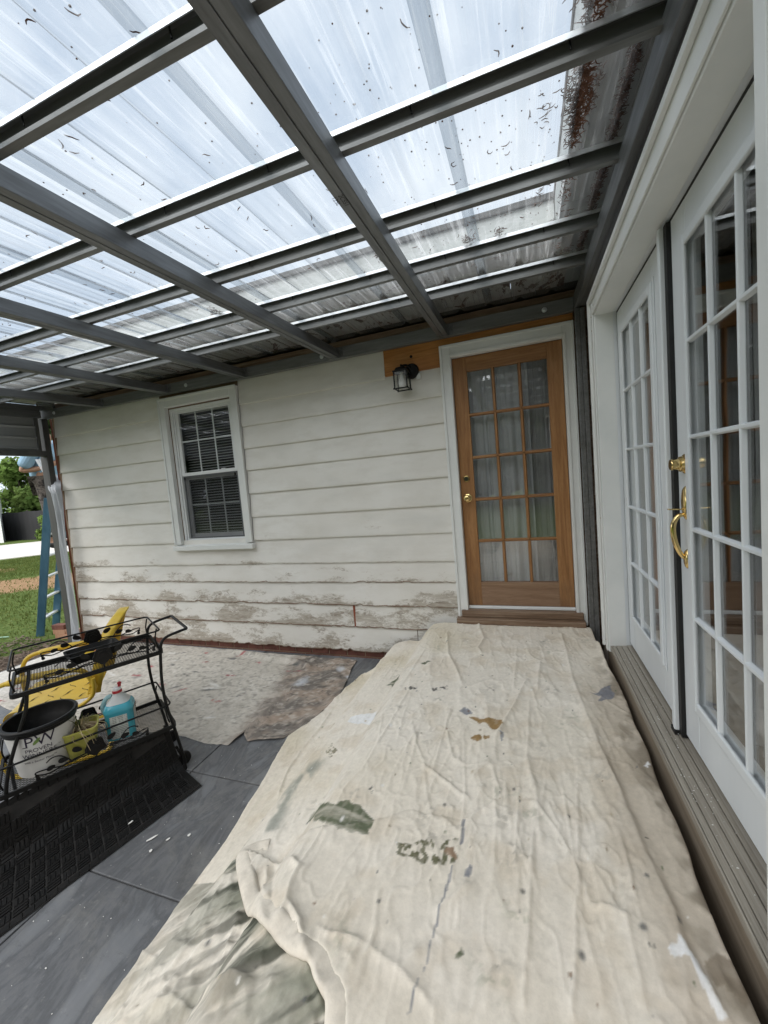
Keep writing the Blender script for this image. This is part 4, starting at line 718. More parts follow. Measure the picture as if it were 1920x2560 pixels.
Z2 = ZP+.006+.010*np.maximum(0, rd-.55)+.006*rd2*np.maximum(0, rd2-.4)+.012*dirty*np.maximum(0, rd-.5)/.5+.022*np.exp(-((X2+1.885)/.03)**2)*sstep(2.45, 2.0, Y2)
dd_, _, _, _ = seg_dist(X2, Y2, [(-2.9, 3.24), (-2.4, 3.16), (-2.1, 3.12), (-1.95, 3.05)]); Z2 += .03*np.exp(-(dd_/.03)**2)
C2 = np.ones(X2.shape+(3,))*np.array([.60,.565,.51]); a_ = fbm(X2*26+Y2*9, Y2*30, 231, 4); b_ = fbm(X2*55, Y2*60, 241, 3); c__ = fbm(X2*4, Y2*4, 251, 3)
C2 = blend(C2, sstep(.5, .66, a_)*.42, (.40,.375,.33)); C2 = blend(C2, sstep(.60, .70, b_)*.55, (.72,.70,.66)); C2 = blend(C2, sstep(.60, .68, fbm(X2*36+5, Y2*44, 261, 3))*.6, (.27,.255,.23)); C2 = blend(C2, sstep(.5, .7, c__)*.3, (.43,.40,.35))
C2 = blend(C2, sstep(-4.3, -4.8, X2)*.6, (.66,.65,.63))
q1, q2 = X2*.8+Y2*.6+40, Y2*.8-X2*.6+40; C2 = blend(C2, dirty*.8, (.30,.225,.175)); C2 = blend(C2, dirty*sstep(.38, .62, fbm(q1*3.2, q2*8, 271, 5, .6))*.85, (.155,.145,.135)); C2 = blend(C2, dirty*sstep(.50, .66, fbm(q1*9, q2*26, 281, 4, .6))*.45, (.42,.37,.32)); C2 = blend(C2, dirty*sstep(.60, .70, fbm(X2*30, Y2*48, 291, 3))*.45, (.58,.54,.49)); C2 = blend(C2, dirty*sstep(.64, .74, fbm(X2*50, Y2*44, 292, 3))*.6, (.08,.075,.07))
for q in range(60):
    cx_, cy_ = RNG.uniform(-4.8, -2.05), RNG.uniform(2.0, 3.2); a1 = RNG.normal(.25, .4); dx, dy = X2-cx_, Y2-cy_; p_ = dx*math.cos(a1)+dy*math.sin(a1); q_ = -dx*math.sin(a1)+dy*math.cos(a1)
    k = np.clip(1.4-np.hypot(p_/RNG.uniform(.03, .09), q_/RNG.uniform(.008, .022)), 0, 1)*sstep(.35, .5, fbm(X2*40, Y2*40, 300+q, 2)); C2 = blend(C2, k*.85, [(.42,.06,.075), (.36,.075,.09), (.14,.14,.15), (.75,.74,.72), (.10,.11,.11)][q % 5])
for cx_, cy_, rx_, ry_ in ((-1.86, 2.78, .06, .10), (-1.63, 3.06, .05, .05), (-1.50, 2.95, .045, .03)): C2 = blend(C2, np.clip(1.5-np.hypot((X2-cx_)/rx_, (Y2-cy_)/ry_)-.8*fbm(X2*30, Y2*30, 77, 2), 0, 1)*.9, (.62,.65,.70))
Z2[:, 0] -= .008
o = grid_mesh('canvas_sheet', np.stack([X2, Y2, Z2], -1), M['canvas2'], None, np.clip(C2, 0, 1)); tag(o, 'old paint-crusted canvas on the paving along the clapboard wall', 'drop cloth')

# ================================================================ litter: catkins and leaves on the roof sheets, flakes on the ground
def litter(name, label, pts, mt, size, curl=True, thick=.0022):
    mb = MB()
    for p in pts:
        a = random.uniform(0, 6.28); L_ = size*random.uniform(.5, 1.4); b = random.gauss(0, 1.1); q = []
        for k in range(5): t = k/4; ang = a+b*(t-.5); q.append((p[0]+L_*(t-.5)*math.cos(ang), p[1]+L_*(t-.5)*math.sin(ang), p[2]+thick*random.uniform(.3, 2.5)))
        mb.tube(q, [thick*.6, thick, thick*1.15, thick, thick*.5], 4)
    o = mb.build(name, mt); tag(o, label, 'litter', kind='stuff'); return o
def zsheet(y): return zb(y)+.0755+.0765
M['catkin'] = noisy('dry_catkins', (.10,.048,.030), (.21,.10,.062), 40, .9)
pts = []
for k in range(5200):       # drift at the drip line of the side eave
    y = random.uniform(.55, 3.2); dens = (1.0 if y < 1.28 else .9 if y < 1.80 else .12 if y < 2.25 else .03) * (.35+.65*math.sin(y*7)**2)
    if random.random() < dens: pts.append((.238+random.gauss(0, .011+.012*(math.sin(y*9)**2)), y, zsheet(y)+random.uniform(0, .012)))
for k in range(1700):
    y = random.uniform(.5, 2.9); pts.append((.372+random.gauss(0, .008), y, zsheet(y)+random.uniform(0, .015)))
for k in range(110): y = random.uniform(1.0, 2.3); pts.append((.13+random.gauss(0, .012), y, zsheet(y)+.003)) if math.sin(y*13) > .5 else None
for cx_, cy_ in ((-.66, 2.21), (-.67, 2.17), (-.72, 2.42), (-.05, 2.27), (-.22, 2.24), (-1.9, 2.30), (-1.86, 2.25), (-2.9, 2.2), (.30, 2.66)):
    for k in range(26): pts.append((cx_+random.gauss(0, .016), cy_+random.gauss(0, .025), zsheet(cy_)+random.uniform(.001, .01)))
litter('catkin_drift', 'brown dried catkins drifted along the edge of the clear roof', pts, M['catkin'], .030, thick=.0017)
pts = [(random.uniform(-3.9, .2), random.uniform(.6, 2.5), 0) for k in range(120)]; xs_ = [(-5.4+k*.2166+random.gauss(0, .012), random.uniform(.5, 2.6), 0) for k in range(26) for _ in range(6)]
pts = [(x, y, zsheet(y)+.002) for x, y, _ in pts+xs_]
litter('catkin', 'single dry catkins scattered over the clear roof sheets', pts, M['catkin'], .029, thick=.0019)
mb = MB()
for k in range(650):
    y = random.uniform(.45, 2.5); x = random.choice((random.uniform(-.5, .2), random.uniform(-4, .2))); r_ = random.uniform(.0015, .0038); mb.lathe([(r_, 0), (r_*.8, r_*.5)], 5, (x, y, zsheet(y)+.001))
tag(mb.build('dirt_specks', M['catkin']), 'dark specks of dirt on the clear roof sheets', 'litter', kind='stuff')
M['flake'] = mat('paint_flake', (.78,.77,.74), .6)
mb = MB()
for k in range(420):
    if k % 3 and k < 331: continue
    x, y = random.uniform(-2.4, -1.36), random.uniform(.2, 2.0)
    if k > 330: x, y = random.uniform(.46, .53), random.uniform(1.0, 2.6)
    z = ZP+.004 if x < 0 else .113; r_ = random.choice((.0014, .0018, .0022, .0028, .0018, .005 if k % 7 == 0 and x < 0 else .0016)); n_ = random.randint(3, 6); a0_ = random.uniform(0, 6)
    ax_ = random.uniform(.3, 1); mb.prism([(x+r_*math.cos(a0_+6.283*i/n_)*random.uniform(.5, 1.3), y+r_*ax_*math.sin(a0_+6.283*i/n_)*random.uniform(.5, 1.3)) for i in range(n_)], .0012, Matrix.Translation((0,0,z)))
for (x, y, lx, ly) in ((-1.80, 1.30, .026, .007), (-1.715, 1.315, .010, .006), (-1.745, 1.245, .007, .009), (-1.63, 1.36, .008, .008)):
    a_ = 1.0; mb.prism([(x+lx*c*math.cos(a_)-ly*s_*math.sin(a_), y+lx*c*math.sin(a_)+ly*s_*math.cos(a_)) for c, s_ in ((-1,-.4),(-.2,-1),(.5,-.6),(1,.1),(.6,.8),(-.3,.7),(-.9,.5))], .0015, Matrix.Translation((0,0,ZP+.004)))
tag(mb.build('paint_flakes', M['flake']), 'white flakes of scraped paint strewn over the slate paving', 'litter', kind='stuff')

# ================================================================ black rubber mat, its back edge standing against the cart
F0 = Vector((-2.038, 1.731, ZP)); RZ_ = math.radians(60)
mt_ = thing('rubber_mat', 'black rubber mat with basket weave tread curling up under the cart', 'mat', F0, RZ_, local=True)
# local frame: x along the cart, y away from the camera. Front edge runs from (.032,-.235) to (-.79,-.49) and on.
def fe(x): return -.235+(x-.032)*.309      # y of the front edge
def matpt(u_, s_):  # u_ along, s_ distance from the front edge measured backwards
    y0 = fe(u_); ybend = .035+.10*min(0,u_); flat = ybend-y0
    r_ = .075
    if s_ <= flat-r_: return Vector((u_, y0+s_, .006))
    t = s_-(flat-r_); L_ = r_*math.radians(80)
    if t <= L_: a = t/r_; return Vector((u_, y0+flat-r_+r_*math.sin(a), .006+r_*(1-math.cos(a))))
    a = math.radians(80); t -= L_; return Vector((u_, y0+flat-r_+r_*math.sin(a)+t*math.cos(a), .006+r_*(1-math.cos(a))+t*math.sin(a)))
def smax(u_): return (.035+.10*min(0,u_)-fe(u_))-.075+.075*math.radians(80)+.205
nu, ns = 60, 60; P = np.zeros((nu, ns, 3)); Pb = np.zeros((nu, ns, 3))
U0, U1 = -1.25, .030
def edge_u(u_, s_): return u_-.07*(s_/.45)**1.0*(1 if u_ > -.3 else 0)*max(0, (u_+.3)/.33)
for i in range(nu):
    for j in range(ns): uu = U0+(U1-U0)*i/(nu-1); s_ = smax(uu)*j/(ns-1); P[i, j] = matpt(edge_u(uu, s_), s_)
grid_mesh('mat_sheet', P, M['rubberdust'], mt_)
mb = MB()
def quadbar(u0, u1, s0, s1, h=.0055):
    k = []
    cs = [matpt(edge_u(a, b), b) for a, b in ((u0,s0),(u1,s0),(u1,s1),(u0,s1))]; n_ = (cs[1]-cs[0]).cross(cs[3]-cs[0]).normalized(); c0 = sum(cs, Vector())/4
    mb.hexa(cs+[c0+(p-c0)*.86+n_*h for p in cs])
cell = .0535
for border in (0, 1, 2):
    n_ = 34
    for i in range(n_):
        if border == 0: a, b = U0+(U1-U0)*i/n_, U0+(U1-U0)*(i+1)/n_; quadbar(a, b, .002, .036, .003)
        elif border == 1: s0, s1 = .036+(smax(U1)-.036)*i/n_, .036+(smax(U1)-.036)*(i+1)/n_; quadbar(U1-.036, U1-.001, s0, s1, .003)
        else: a, b = U0+(U1-U0)*i/n_, U0+(U1-U0)*(i+1)/n_; quadbar(a, b, smax(a)-.03, smax(a)-.002, .003)
nc = int((U1-.04-U0)/cell)
for i in range(nc):
    u1 = U1-.040-i*cell; u0 = u1-cell+.004
    sm_ = smax(u1)-.035; k = 0; s0 = .041
    while s0+cell < sm_:
        s1 = s0+cell-.004
        for b in range(3):
            if (i+k) % 2: quadbar(u0, u1, s0+(s1-s0)*b/3+.002, s0+(s1-s0)*(b+1)/3-.002)
            else: quadbar(u0+(u1-u0)*b/3+.002, u0+(u1-u0)*(b+1)/3-.002, s0, s1)
        s0 += cell; k += 1
mb.build('mat_tread', M['rubber'], mt_)
mb = MB().prism([(-.35,-.27),(-.335,-.268),(-.325,-.262),(-.33,-.255),(-.345,-.262)], .002, Matrix.Translation((.02,.02,.014)))
o = mb.build('paint_scrap', M['flake']); o.location = F0; o.rotation_euler = (0,0,RZ_); tag(o, 'scrap of white paint lying on the black rubber mat', 'paint scrap')

# ================================================================ garden serving cart (local frame as the mat)
CT = thing('serving_cart', 'black wire serving cart with two mesh shelves, rose ornaments and a push handle', 'cart', F0, RZ_, local=True)
def leg(pts, r=.0085): sub(MB().tube(spline(pts, 5), r, 8), 'leg', M['black'], CT, smooth=True, angle=80)
for yl in (0., .385):
    leg([(0,yl,0),(.004,yl,.06),(-.010,yl,.16),(-.030,yl,.29),(-.052,yl,.42),(-.060,yl,.56),(-.052,yl,.70),(-.040,yl,.79),(-.010,yl,.825),(.06,yl,.838),(.105,yl,.842)])
    leg([(-.745,yl,0),(-.765,yl,.12),(-.762,yl,.29),(-.735,yl,.42),(-.690,yl,.55),(-.650,yl,.66),(-.635,yl,.75)])
sub(MB().tube([(.098,0,.842),(.106,.006,.842),(.108,.02,.842),(.108,.365,.842),(.106,.379,.842),(.098,.385,.842)], .0085, 8), 'handle', M['black'], CT, smooth=True, angle=80)
def rrect(x0, x1, y0, y1, z, r, n=5):
    out = []
    for cx_, cy_, a0_ in ((x1-r, y1-r, 0), (x0+r, y1-r, 90), (x0+r, y0+r, 180), (x1-r, y0+r, 270)):
        for k in range(n): a = math.radians(a0_+90*k/(n-1)); out.append((cx_+r*math.cos(a), cy_+r*math.sin(a), z))
    return out
def shelf(x0, x1, y0, y1, z):
    o_ = rrect(x0, x1, y0, y1, z, .035); i_ = rrect(x0+.012, x1-.012, y0+.012, y1-.012, z, .028); n = len(o_); vs = [(p[0],p[1],z-.012) for p in o_]+[(p[0],p[1],z+.010) for p in o_]+[(p[0],p[1],z+.010) for p in i_]+[(p[0],p[1],z-.012) for p in i_]
    fs = [(a*n+i, a*n+(i+1)%n, ((a+1)%4)*n+(i+1)%n, ((a+1)%4)*n+i) for a in range(4) for i in range(n)]
    s_ = MB().add(vs, fs).build('shelf', M['black'], CT)
    mb = MB(); pit = .0205; xa, xb, ya, yb = x0+.006, x1-.006, y0+.006, y1-.006; slope = .78
    c_ = ya-slope*xb
    for sg in (1, -1):
        lo = ya-max(slope*sg*xa, slope*sg*xb); hi = yb-min(slope*sg*xa, slope*sg*xb); c_ = lo
        while c_ < hi:
            t0 = [(xa, sg*slope*xa+c_), (xb, sg*slope*xb+c_)]; q = []
            m_ = sg*slope; xl = sorted(((ya-c_)/m_, (yb-c_)/m_)); a, b = max(xa, xl[0]), min(xb, xl[1])
            if b > a+.004: mb.bar((a, m_*a+c_, z+.0005*sg), (b, m_*b+c_, z+.0005*sg), .0019, .0016)
            c_ += pit*.95
    tag(mb.build('mesh_panel', M['black'], s_), kind='stuff')
shelf(-.700, -.030, -.012, .395, .75); shelf(-.800, -.012, -.012, .420, .29)
def rail(x0, x1, z, y0=-.006, y1=.392): sub(MB().tube(rrect(x0, x1, y0, y1, z, .03), .0052, 6, closed=True), 'rail', M['black'], CT, smooth=True, angle=80)
rail(-.690, -.036, .877); rail(-.785, -.030, .425, -.006, .412)
for (x, z0_, z1_) in ((-.045, .755, .877), (-.68, .755, .877), (-.04, .295, .425), (-.775, .295, .425)):
    for yl in (.05, .335): sub(MB().tube(spline([(x, yl, z0_), (x-.012, yl, (z0_+z1_)/2), (x, yl, z1_)], 4), .0042, 6), 'rail_stay', M['black'], CT, smooth=True, angle=80)
Ry90 = Matrix.Rotation(math.pi/2, 4, 'X')
def ornament(xc, yl, zc, zb_):
    mb = MB()
    for rr, y_ in ((.044, 0.), (.032, -.006), (.019, -.011)):
        n = 26; mb.prism([(rr*(1+.09*math.sin(5*6.283*i/n+rr*80))*math.cos(6.283*i/n), rr*(1+.09*math.sin(5*6.283*i/n+rr*80))*math.sin(6.283*i/n)) for i in range(n)], .006, Matrix.Translation((xc, yl+y_, zc)) @ Ry90)
    for sgn_ in (1, -1):
        for k, (lx, lz, ra, ln, bend) in enumerate(((.075, .020, .5, .045, 0), (.135, -.006, .2, .042, 0), (.185, -.020, -.25, .036, 0))):
            c_ = Vector((xc+sgn_*lx, yl, zc+lz)); a = ra; n = 14; pl = []
            for i in range(n): t = 6.283*i/n; pl.append((ln*.5*math.cos(t), ln*.30*math.sin(t)*(1-.25*math.cos(t))))
            mb.prism(pl, .003, Matrix.Translation(c_) @ Matrix.Rotation(-sgn_*a, 4, 'Y') @ Ry90)
        for off in (0, .012): mb.tube(spline([(xc+sgn_*.03, yl, zc-.02-off), (xc+sgn_*.08, yl, zc-.022-off*.6), (xc+sgn_*.14, yl, zc-.034), (xc+sgn_*.20, yl, zc-.044+off*2), (xc+sgn_*.245, yl, zc-.030+off), (xc+sgn_*.235, yl, zc-.052+off)], 4), .0034, 5)
        mb.tube(spline([(xc+sgn_*.10, yl, zc-.03), (xc+sgn_*.14, yl, zc+.018), (xc+sgn_*.175, yl, zc+.026), (xc+sgn_*.20, yl, zc+.012)], 4), .003, 5)
        mb.lathe([(.009, 0), (.009, .004)], 8, (xc+sgn_*.238, yl+.002, zc-.05), Ry90)
    mb.tube([(xc, yl, zb_), (xc, yl, zc)], .004, 5); return sub(mb, 'rose_ornament', M['black'], CT)
ornament(-.318, -.004, .826, .755); ornament(-.33, .388, .836, .755); ornament(-.405, -.004, .358, .295); ornament(-.405, .41, .365, .295)
for yl in (.05, .36):
    w_ = sub(MB().lathe([(.012,-.013),(.036,-.013),(.040,-.008),(.040,.008),(.036,.013),(.012,.013)], 22, (.012, yl, .040), Matrix.Rotation(math.pi/2, 4, 'X')), 'wheel', M['rubber'], CT, smooth=True); sub(MB().bar((-.02, yl-.024, .12), (.012, yl-.024, .04), .014, .004, (0,1,0)).bar((-.02, yl+.024, .12), (.012, yl+.024, .04), .014, .004, (0,1,0)), 'wheel_fork', M['black'], CT)
for xk in (0, -.745): sub(MB().lathe([(.013,0),(.013,.012),(.0095,.03)], 10, (xk, 0, 0)), 'foot_cap', M['rubber'], CT)
def onC(x, y, z): return F0 + Vector((x*math.cos(RZ_)-y*math.sin(RZ_), x*math.sin(RZ_)+y*math.cos(RZ_), z))
ZS = .302
# --- nursery pail with printed front
pl_ = onC(-.608, .125, ZS); TP = thing('nursery_pail', 'white nursery pail with black rim and plant grower lettering on the lower cart shelf', 'pail', pl_, math.atan2(-pl_.y, -pl_.x)+math.pi/2-.17, local=True)
M['pailw'] = noisy('white_pail_plastic', (.60,.59,.565), (.68,.67,.645), 5, .45); M['ink'] = mat('dark_purple_ink', (.030,.022,.045), .5); M['leafink'] = mat('leaf_green_ink', (.17,.27,.07), .5)
HB = .262; r0, r1 = .112, .147
sub(MB().lathe([(.0001,0),(r0-.012,.0),(r0-.002,.006),(r0,.014),(r1,HB-.022),(r1,HB-.006)], 56, caps=False), 'pail_body', M['pailw'], TP, smooth=True, angle=35)
sub(MB().lathe([(r1+.0006,HB-.030),(r1+.004,HB-.030),(r1+.006,HB-.014),(r1+.012,HB-.010),(r1+.013,HB+.002),(r1+.008,HB+.008),(r1-.003,HB+.007),(r1-.006,HB-.006),(r1-.010,HB-.05),(r1-.014,HB-.055),(r0-.006,.02),(.0001,.018)], 56, caps=False), 'rim', M['black'], TP, smooth=True, angle=35)
def text_mesh(body, size, z, rf, parent, mt, xo=0, extr=.0004, sx=1., name='lettering'):
    cu = bpy.data.curves.new('t', 'FONT'); cu.body = body; cu.size = size; cu.align_x = 'CENTER'; cu.resolution_u = 4; ob = bpy.data.objects.new('t', cu); col.objects.link(ob); dg = bpy.context.evaluated_depsgraph_get()
    me = bpy.data.meshes.new_from_object(ob.evaluated_get(dg)); bpy.data.objects.remove(ob); bm = bmesh.new(); bm.from_mesh(me); bmesh.ops.triangulate(bm, faces=bm.faces)
    for _ in range(2):
        le = [e for e in bm.edges if e.calc_length() > .012]
        if le: bmesh.ops.subdivide_edges(bm, edges=le, cuts=1); bmesh.ops.triangulate(bm, faces=bm.faces)
    for v in bm.verts:
        X_, Z_ = v.co.x*sx+xo, v.co.y+z; r_ = rf(Z_)+.0007; a = X_/r_; v.co = (r_*math.sin(a), -r_*math.cos(a), Z_)
    bm.to_mesh(me); bm.free(); me.materials.append(mt); o = bpy.data.objects.new(name, me); col.objects.link(o); o.parent = parent; return o
rp = lambda z: r0+(r1-r0)*(z-.014)/(HB-.036)
def serif(mb, bars):     # slabs (x, z, half width, half height) bent round the pail
    for x_, z_, hw, hh in bars:
        q = [];
        for sx_ in (-1, -.33, .33, 1):
            for sz_ in (-1, 1): zz = z_+sz_*hh; r_ = rp(zz)+.0006; a = (x_+sx_*hw)/r_; q.append((r_*math.sin(a), -r_*math.cos(a), zz))
        mb.add(q, [(0,2,3,1),(2,4,5,3),(4,6,7,5)])
text_mesh('P', .078, .176, rp, TP, M['ink'], -.033); text_mesh('W', .078, .176, rp, TP, M['ink'], .033)
mb = MB(); serif(mb, [(-.052,.1775,.010,.0020),(-.054,.2305,.007,.0018),(.004,.2310,.010,.0018),(.062,.2310,.010,.0018),(.033,.2310,.007,.0015)]); sub(mb, 'serif', M['ink'], TP)
mb = MB(); q = []; lf_ = [(-.014,-.016),(-.004,-.014),(.010,-.004),(.017,.010),(.018,.018),(.006,.015),(-.006,.004),(-.013,-.006)]
for x_, z_ in lf_: zz = .198+z_; r_ = rp(zz)+.0012; a = (x_-.004)/r_; q.append((r_*math.sin(a), -r_*math.cos(a), zz))
mb.add(q, [tuple(range(len(q)))]); sub(mb, 'leaf_logo', M['leafink'], TP)
text_mesh('PROVEN', .0285, .145, rp, TP, M['ink']); text_mesh('WINNERS', .0315, .117, rp, TP, M['ink']); text_mesh('\u2122', .012, .135, rp, TP, M['ink'], .083); text_mesh('with a Better Plant\u2122', .0155, .088, rp, TP, M['ink'])
# --- square yellow pot with a drying spider plant
M['potgreen'] = noisy('dull_lime_plastic', (.40,.38,.075), (.48,.46,.12), 8, .5)
pp = onC(-.452, .075, ZS); PT = thing('plant_pot', 'small dull yellow plastic pot with dried roots and a weak plant', 'plant pot', pp, RZ_-.15, local=True)
def sqring(h, z, r): return rrect(-h, h, -h, h, z, r)
def loft(mb, rings, cap0=True, cap1=False):
    n = len(rings[0]); vs = [p for r_ in rings for p in r_]; fs = [(i*n+k, i*n+(k+1)%n, (i+1)*n+(k+1)%n, (i+1)*n+k) for i in range(len(rings)-1) for k in range(n)]
    if cap0: fs.append(tuple(range(n))[::-1])
    if cap1: fs.append(tuple((len(rings)-1)*n+k for k in range(n)))
    return mb.add(vs, fs)
sub(loft(MB(), [sqring(.052,.012,.02), sqring(.058,.02,.022), sqring(.076,.150,.03), sqring(.080,.152,.032), sqring(.080,.160,.032), sqring(.073,.160,.03), sqring(.066,.10,.028)], True, True), 'pot_body', M['potgreen'], PT, smooth=True, angle=35)
for sx_ in (-1, 1):
    for sy_ in (-1, 1): sub(MB().lathe([(.010,0),(.013,.016)], 10, (sx_*.04, sy_*.04, 0)), 'pot_foot', M['potgreen'], PT)
sub(loft(MB(), [sqring(.069,.125,.029), sqring(.060,.136,.028), sqring(.02,.140,.01)], False, True), 'soil', noisy('dry_soil', (.07,.035,.02), (.17,.09,.055), 60, .95, bump=.8, bscale=120), PT)
M['root'] = noisy('dry_roots', (.40,.32,.18), (.55,.46,.29), 20, .8); M['leafg'] = noisy('weak_green_leaf', (.05,.075,.025), (.12,.15,.05), 12, .6); 
mb = MB()
for k in range(34):
    a = random.uniform(0, 6.28); r_ = random.uniform(.02, .065); e = random.uniform(.03, .085); mb.tube(spline([(.02*math.cos(a), .02*math.sin(a), .135), (r_*math.cos(a), r_*math.sin(a), .15+random.uniform(0,.035)), ((r_+e)*math.cos(a+.3), (r_+e)*math.sin(a+.3), .145+random.uniform(-.03,.02)), ((r_+e*1.1)*math.cos(a+.5), (r_+e*1.1)*math.sin(a+.5), random.uniform(.05,.12) if r_+e > .09 else .145)], 3), random.uniform(.0007,.0015), 5)
sub(mb, 'roots', M['root'], PT)
for k in range(12):
    a = random.uniform(0, 6.28); L_ = random.uniform(.05, .12); tilt = random.uniform(.1, .9); q = []; wv = random.uniform(.005, .009)
    for i in range(6):
        t = i/5; rr = L_*t*math.sin(tilt)*(1+.5*t); zz = .135+L_*t*math.cos(tilt)*(1-.25*t*tilt); ww = wv*(1-t)**.6+.0006; q += [(rr*math.cos(a)-ww*math.sin(a), rr*math.sin(a)+ww*math.cos(a), zz), (rr*math.cos(a), rr*math.sin(a), zz-.002), (rr*math.cos(a)+ww*math.sin(a), rr*math.sin(a)-ww*math.cos(a), zz)]
    sub(MB().add(q, [(i*3+j, i*3+j+1, i*3+j+4, i*3+j+3) for i in range(5) for j in range(2)]), 'leaf', M['leafg'] if k % 3 else M['root'], PT, smooth=True)
# --- jug of blue liquid with a red and white cap
m = M['jugclear'] = mat('milky_jug_plastic', (.72,.75,.74), .3); m.node_tree.nodes['Principled BSDF'].inputs['Transmission Weight'].default_value = .25
M['jugblue'] = noisy('blue_washer_liquid', (.060,.36,.46), (.085,.43,.53), 4, .22)
M['capred'] = mat('red_cap_plastic', (.42,.018,.028), .35); M['capwhite'] = mat('white_cap_plastic', (.75,.75,.74), .4)
jp = onC(-.268, .125, ZS); JG = thing('liquid_jug', 'clear plastic jug of blue liquid with red and white cap on the lower cart shelf', 'jug', jp, RZ_-.25, local=True)
def oct_(hx, hy, z, r=.022): return rrect(-hx, hx, -hy, hy, z, r)
LV = .200
rings = [oct_(.062,.058,.0,.03), oct_(.070,.066,.006,.032), oct_(.070,.066,.150,.032), oct_(.073,.069,.158,.034), oct_(.073,.069,.172,.034), oct_(.066,.063,.19,.036)]
sub(loft(MB(), rings+[oct_(.058,.056,LV,.036)], True, False), 'liquid_body', M['jugblue'], JG, smooth=True, angle=50)
sub(loft(MB(), [oct_(.058,.056,LV+.0005,.036), oct_(.036,.036,.228,.030), oct_(.021,.021,.248,.0195), oct_(.019,.019,.258,.018)], False, True), 'jug_shoulder', M['jugclear'], JG, smooth=True, angle=50)
sub(MB().tube(spline([(-.028,0,.238), (-.052,0,.232), (-.071,0,.205), (-.077,0,.175), (-.070,0,.150)], 5), [.0125]*21, 10), 'jug_handle', noisy('milky_blue_handle', (.22,.46,.50), (.40,.56,.58), 3, .3), JG, smooth=True)
sub(MB().lathe([(.0215,.251),(.0245,.252),(.0245,.264),(.022,.2665)], 26, caps=True), 'cap_ring', M['capred'], JG, smooth=True, angle=40); sub(MB().lathe([(.0218,.2667),(.021,.276),(.014,.282),(.009,.284)], 26), 'cap', M['capwhite'], JG, smooth=True, angle=40)
sub(MB().lathe([(.0085,.2842),(.0085,.298),(.011,.300),(.011,.306),(.005,.310)], 18), 'spout', M['capred'], JG, smooth=True, angle=40).rotation_euler = (.0, .05, 0)
def label(name, hx, y0_, z0_, z1_, side):
    m = mat(name+'_paper', (.55,.57,.53), .5); g = NG(m); wv_ = g.n('ShaderNodeTexWave', {'Vector': g.vec((1,1,1)), 'Scale': 34., 'Distortion': .6, 'Detail': 2., 'Detail Scale': 8.}, bands_direction='Z').outputs['Fac']; br = g.noise(90, 2, .5, g.vec((1,1,.12)))
    ln = g.math('MULTIPLY', g.g(wv_, .55, .62), g.g(br, .42, .5)); g.color(g.mix(g.math('MULTIPLY', ln, .8), (.56,.585,.545), (.11,.13,.12)))
    if side == 'f': q = [(-hx,-.0672,z0_),(hx,-.0672,z0_),(hx,-.0672,z1_),(-hx,-.0672,z1_)]; r_ = .0
    else: q = [(.0712,-hx,z0_),(.0712,hx,z0_),(.0712,hx,z1_),(.0712,-hx,z1_)]
    sub(MB().add(q, [(0,1,2,3)]), 'paper_label', m, JG)
label('front_label', .042, 0, .012, .142, 'f'); label('side_label', .036, 0, .012, .146, 's')
# --- black tray on the upper shelf
tp_ = onC(-.345, .245, .762); TR = thing('plant_tray', 'black plastic tray holding a yellow packet on the upper cart shelf', 'tray', tp_, RZ_+.10, local=True)
sub(loft(MB(), [rrect(-.10,.10,-.065,.065,0,.02), rrect(-.12,.12,-.085,.085,.045,.025), rrect(-.128,.128,-.093,.093,.047,.028), rrect(-.128,.128,-.093,.093,.051,.028), rrect(-.117,.117,-.082,.082,.050,.025), rrect(-.098,.098,-.063,.063,.005,.02)], True, True), 'tray_body', M['black'], TR, smooth=True, angle=35)
pk = thing('seed_packet', 'yellow and orange packet lying in the black tray', 'packet', tp_+Vector((0,0,.008)), RZ_-.5, local=True)
sub(MB().hexa([(-.05,-.03,0),(.05,-.03,0),(.05,.03,0),(-.05,.03,0),(-.05,-.028,.012),(.05,-.028,.008),(.05,.028,.012),(-.05,.028,.014)]), 'packet_body', M['yellow'], pk, bevel=.003); sub(MB().obox((.04,-.01,.022), (.026,.006,0), (-.003,.012,0), (0,0,.007)), 'orange_tab', mat('orange_plastic', (.62,.22,.04), .4), pk, bevel=.004)

# ================================================================ yellow metal lawn chair behind the cart
fa = Vector((-.72, -.69, 0)).normalized(); ch = Vector((-3.085, 1.735, ZP)); CHr = math.atan2(fa.y, fa.x)-math.pi/2
CH = thing('lawn_chair', 'yellow painted metal lawn chair with pierced seat behind the black cart', 'chair', ch, CHr, local=True)    # local y = forward, x = right
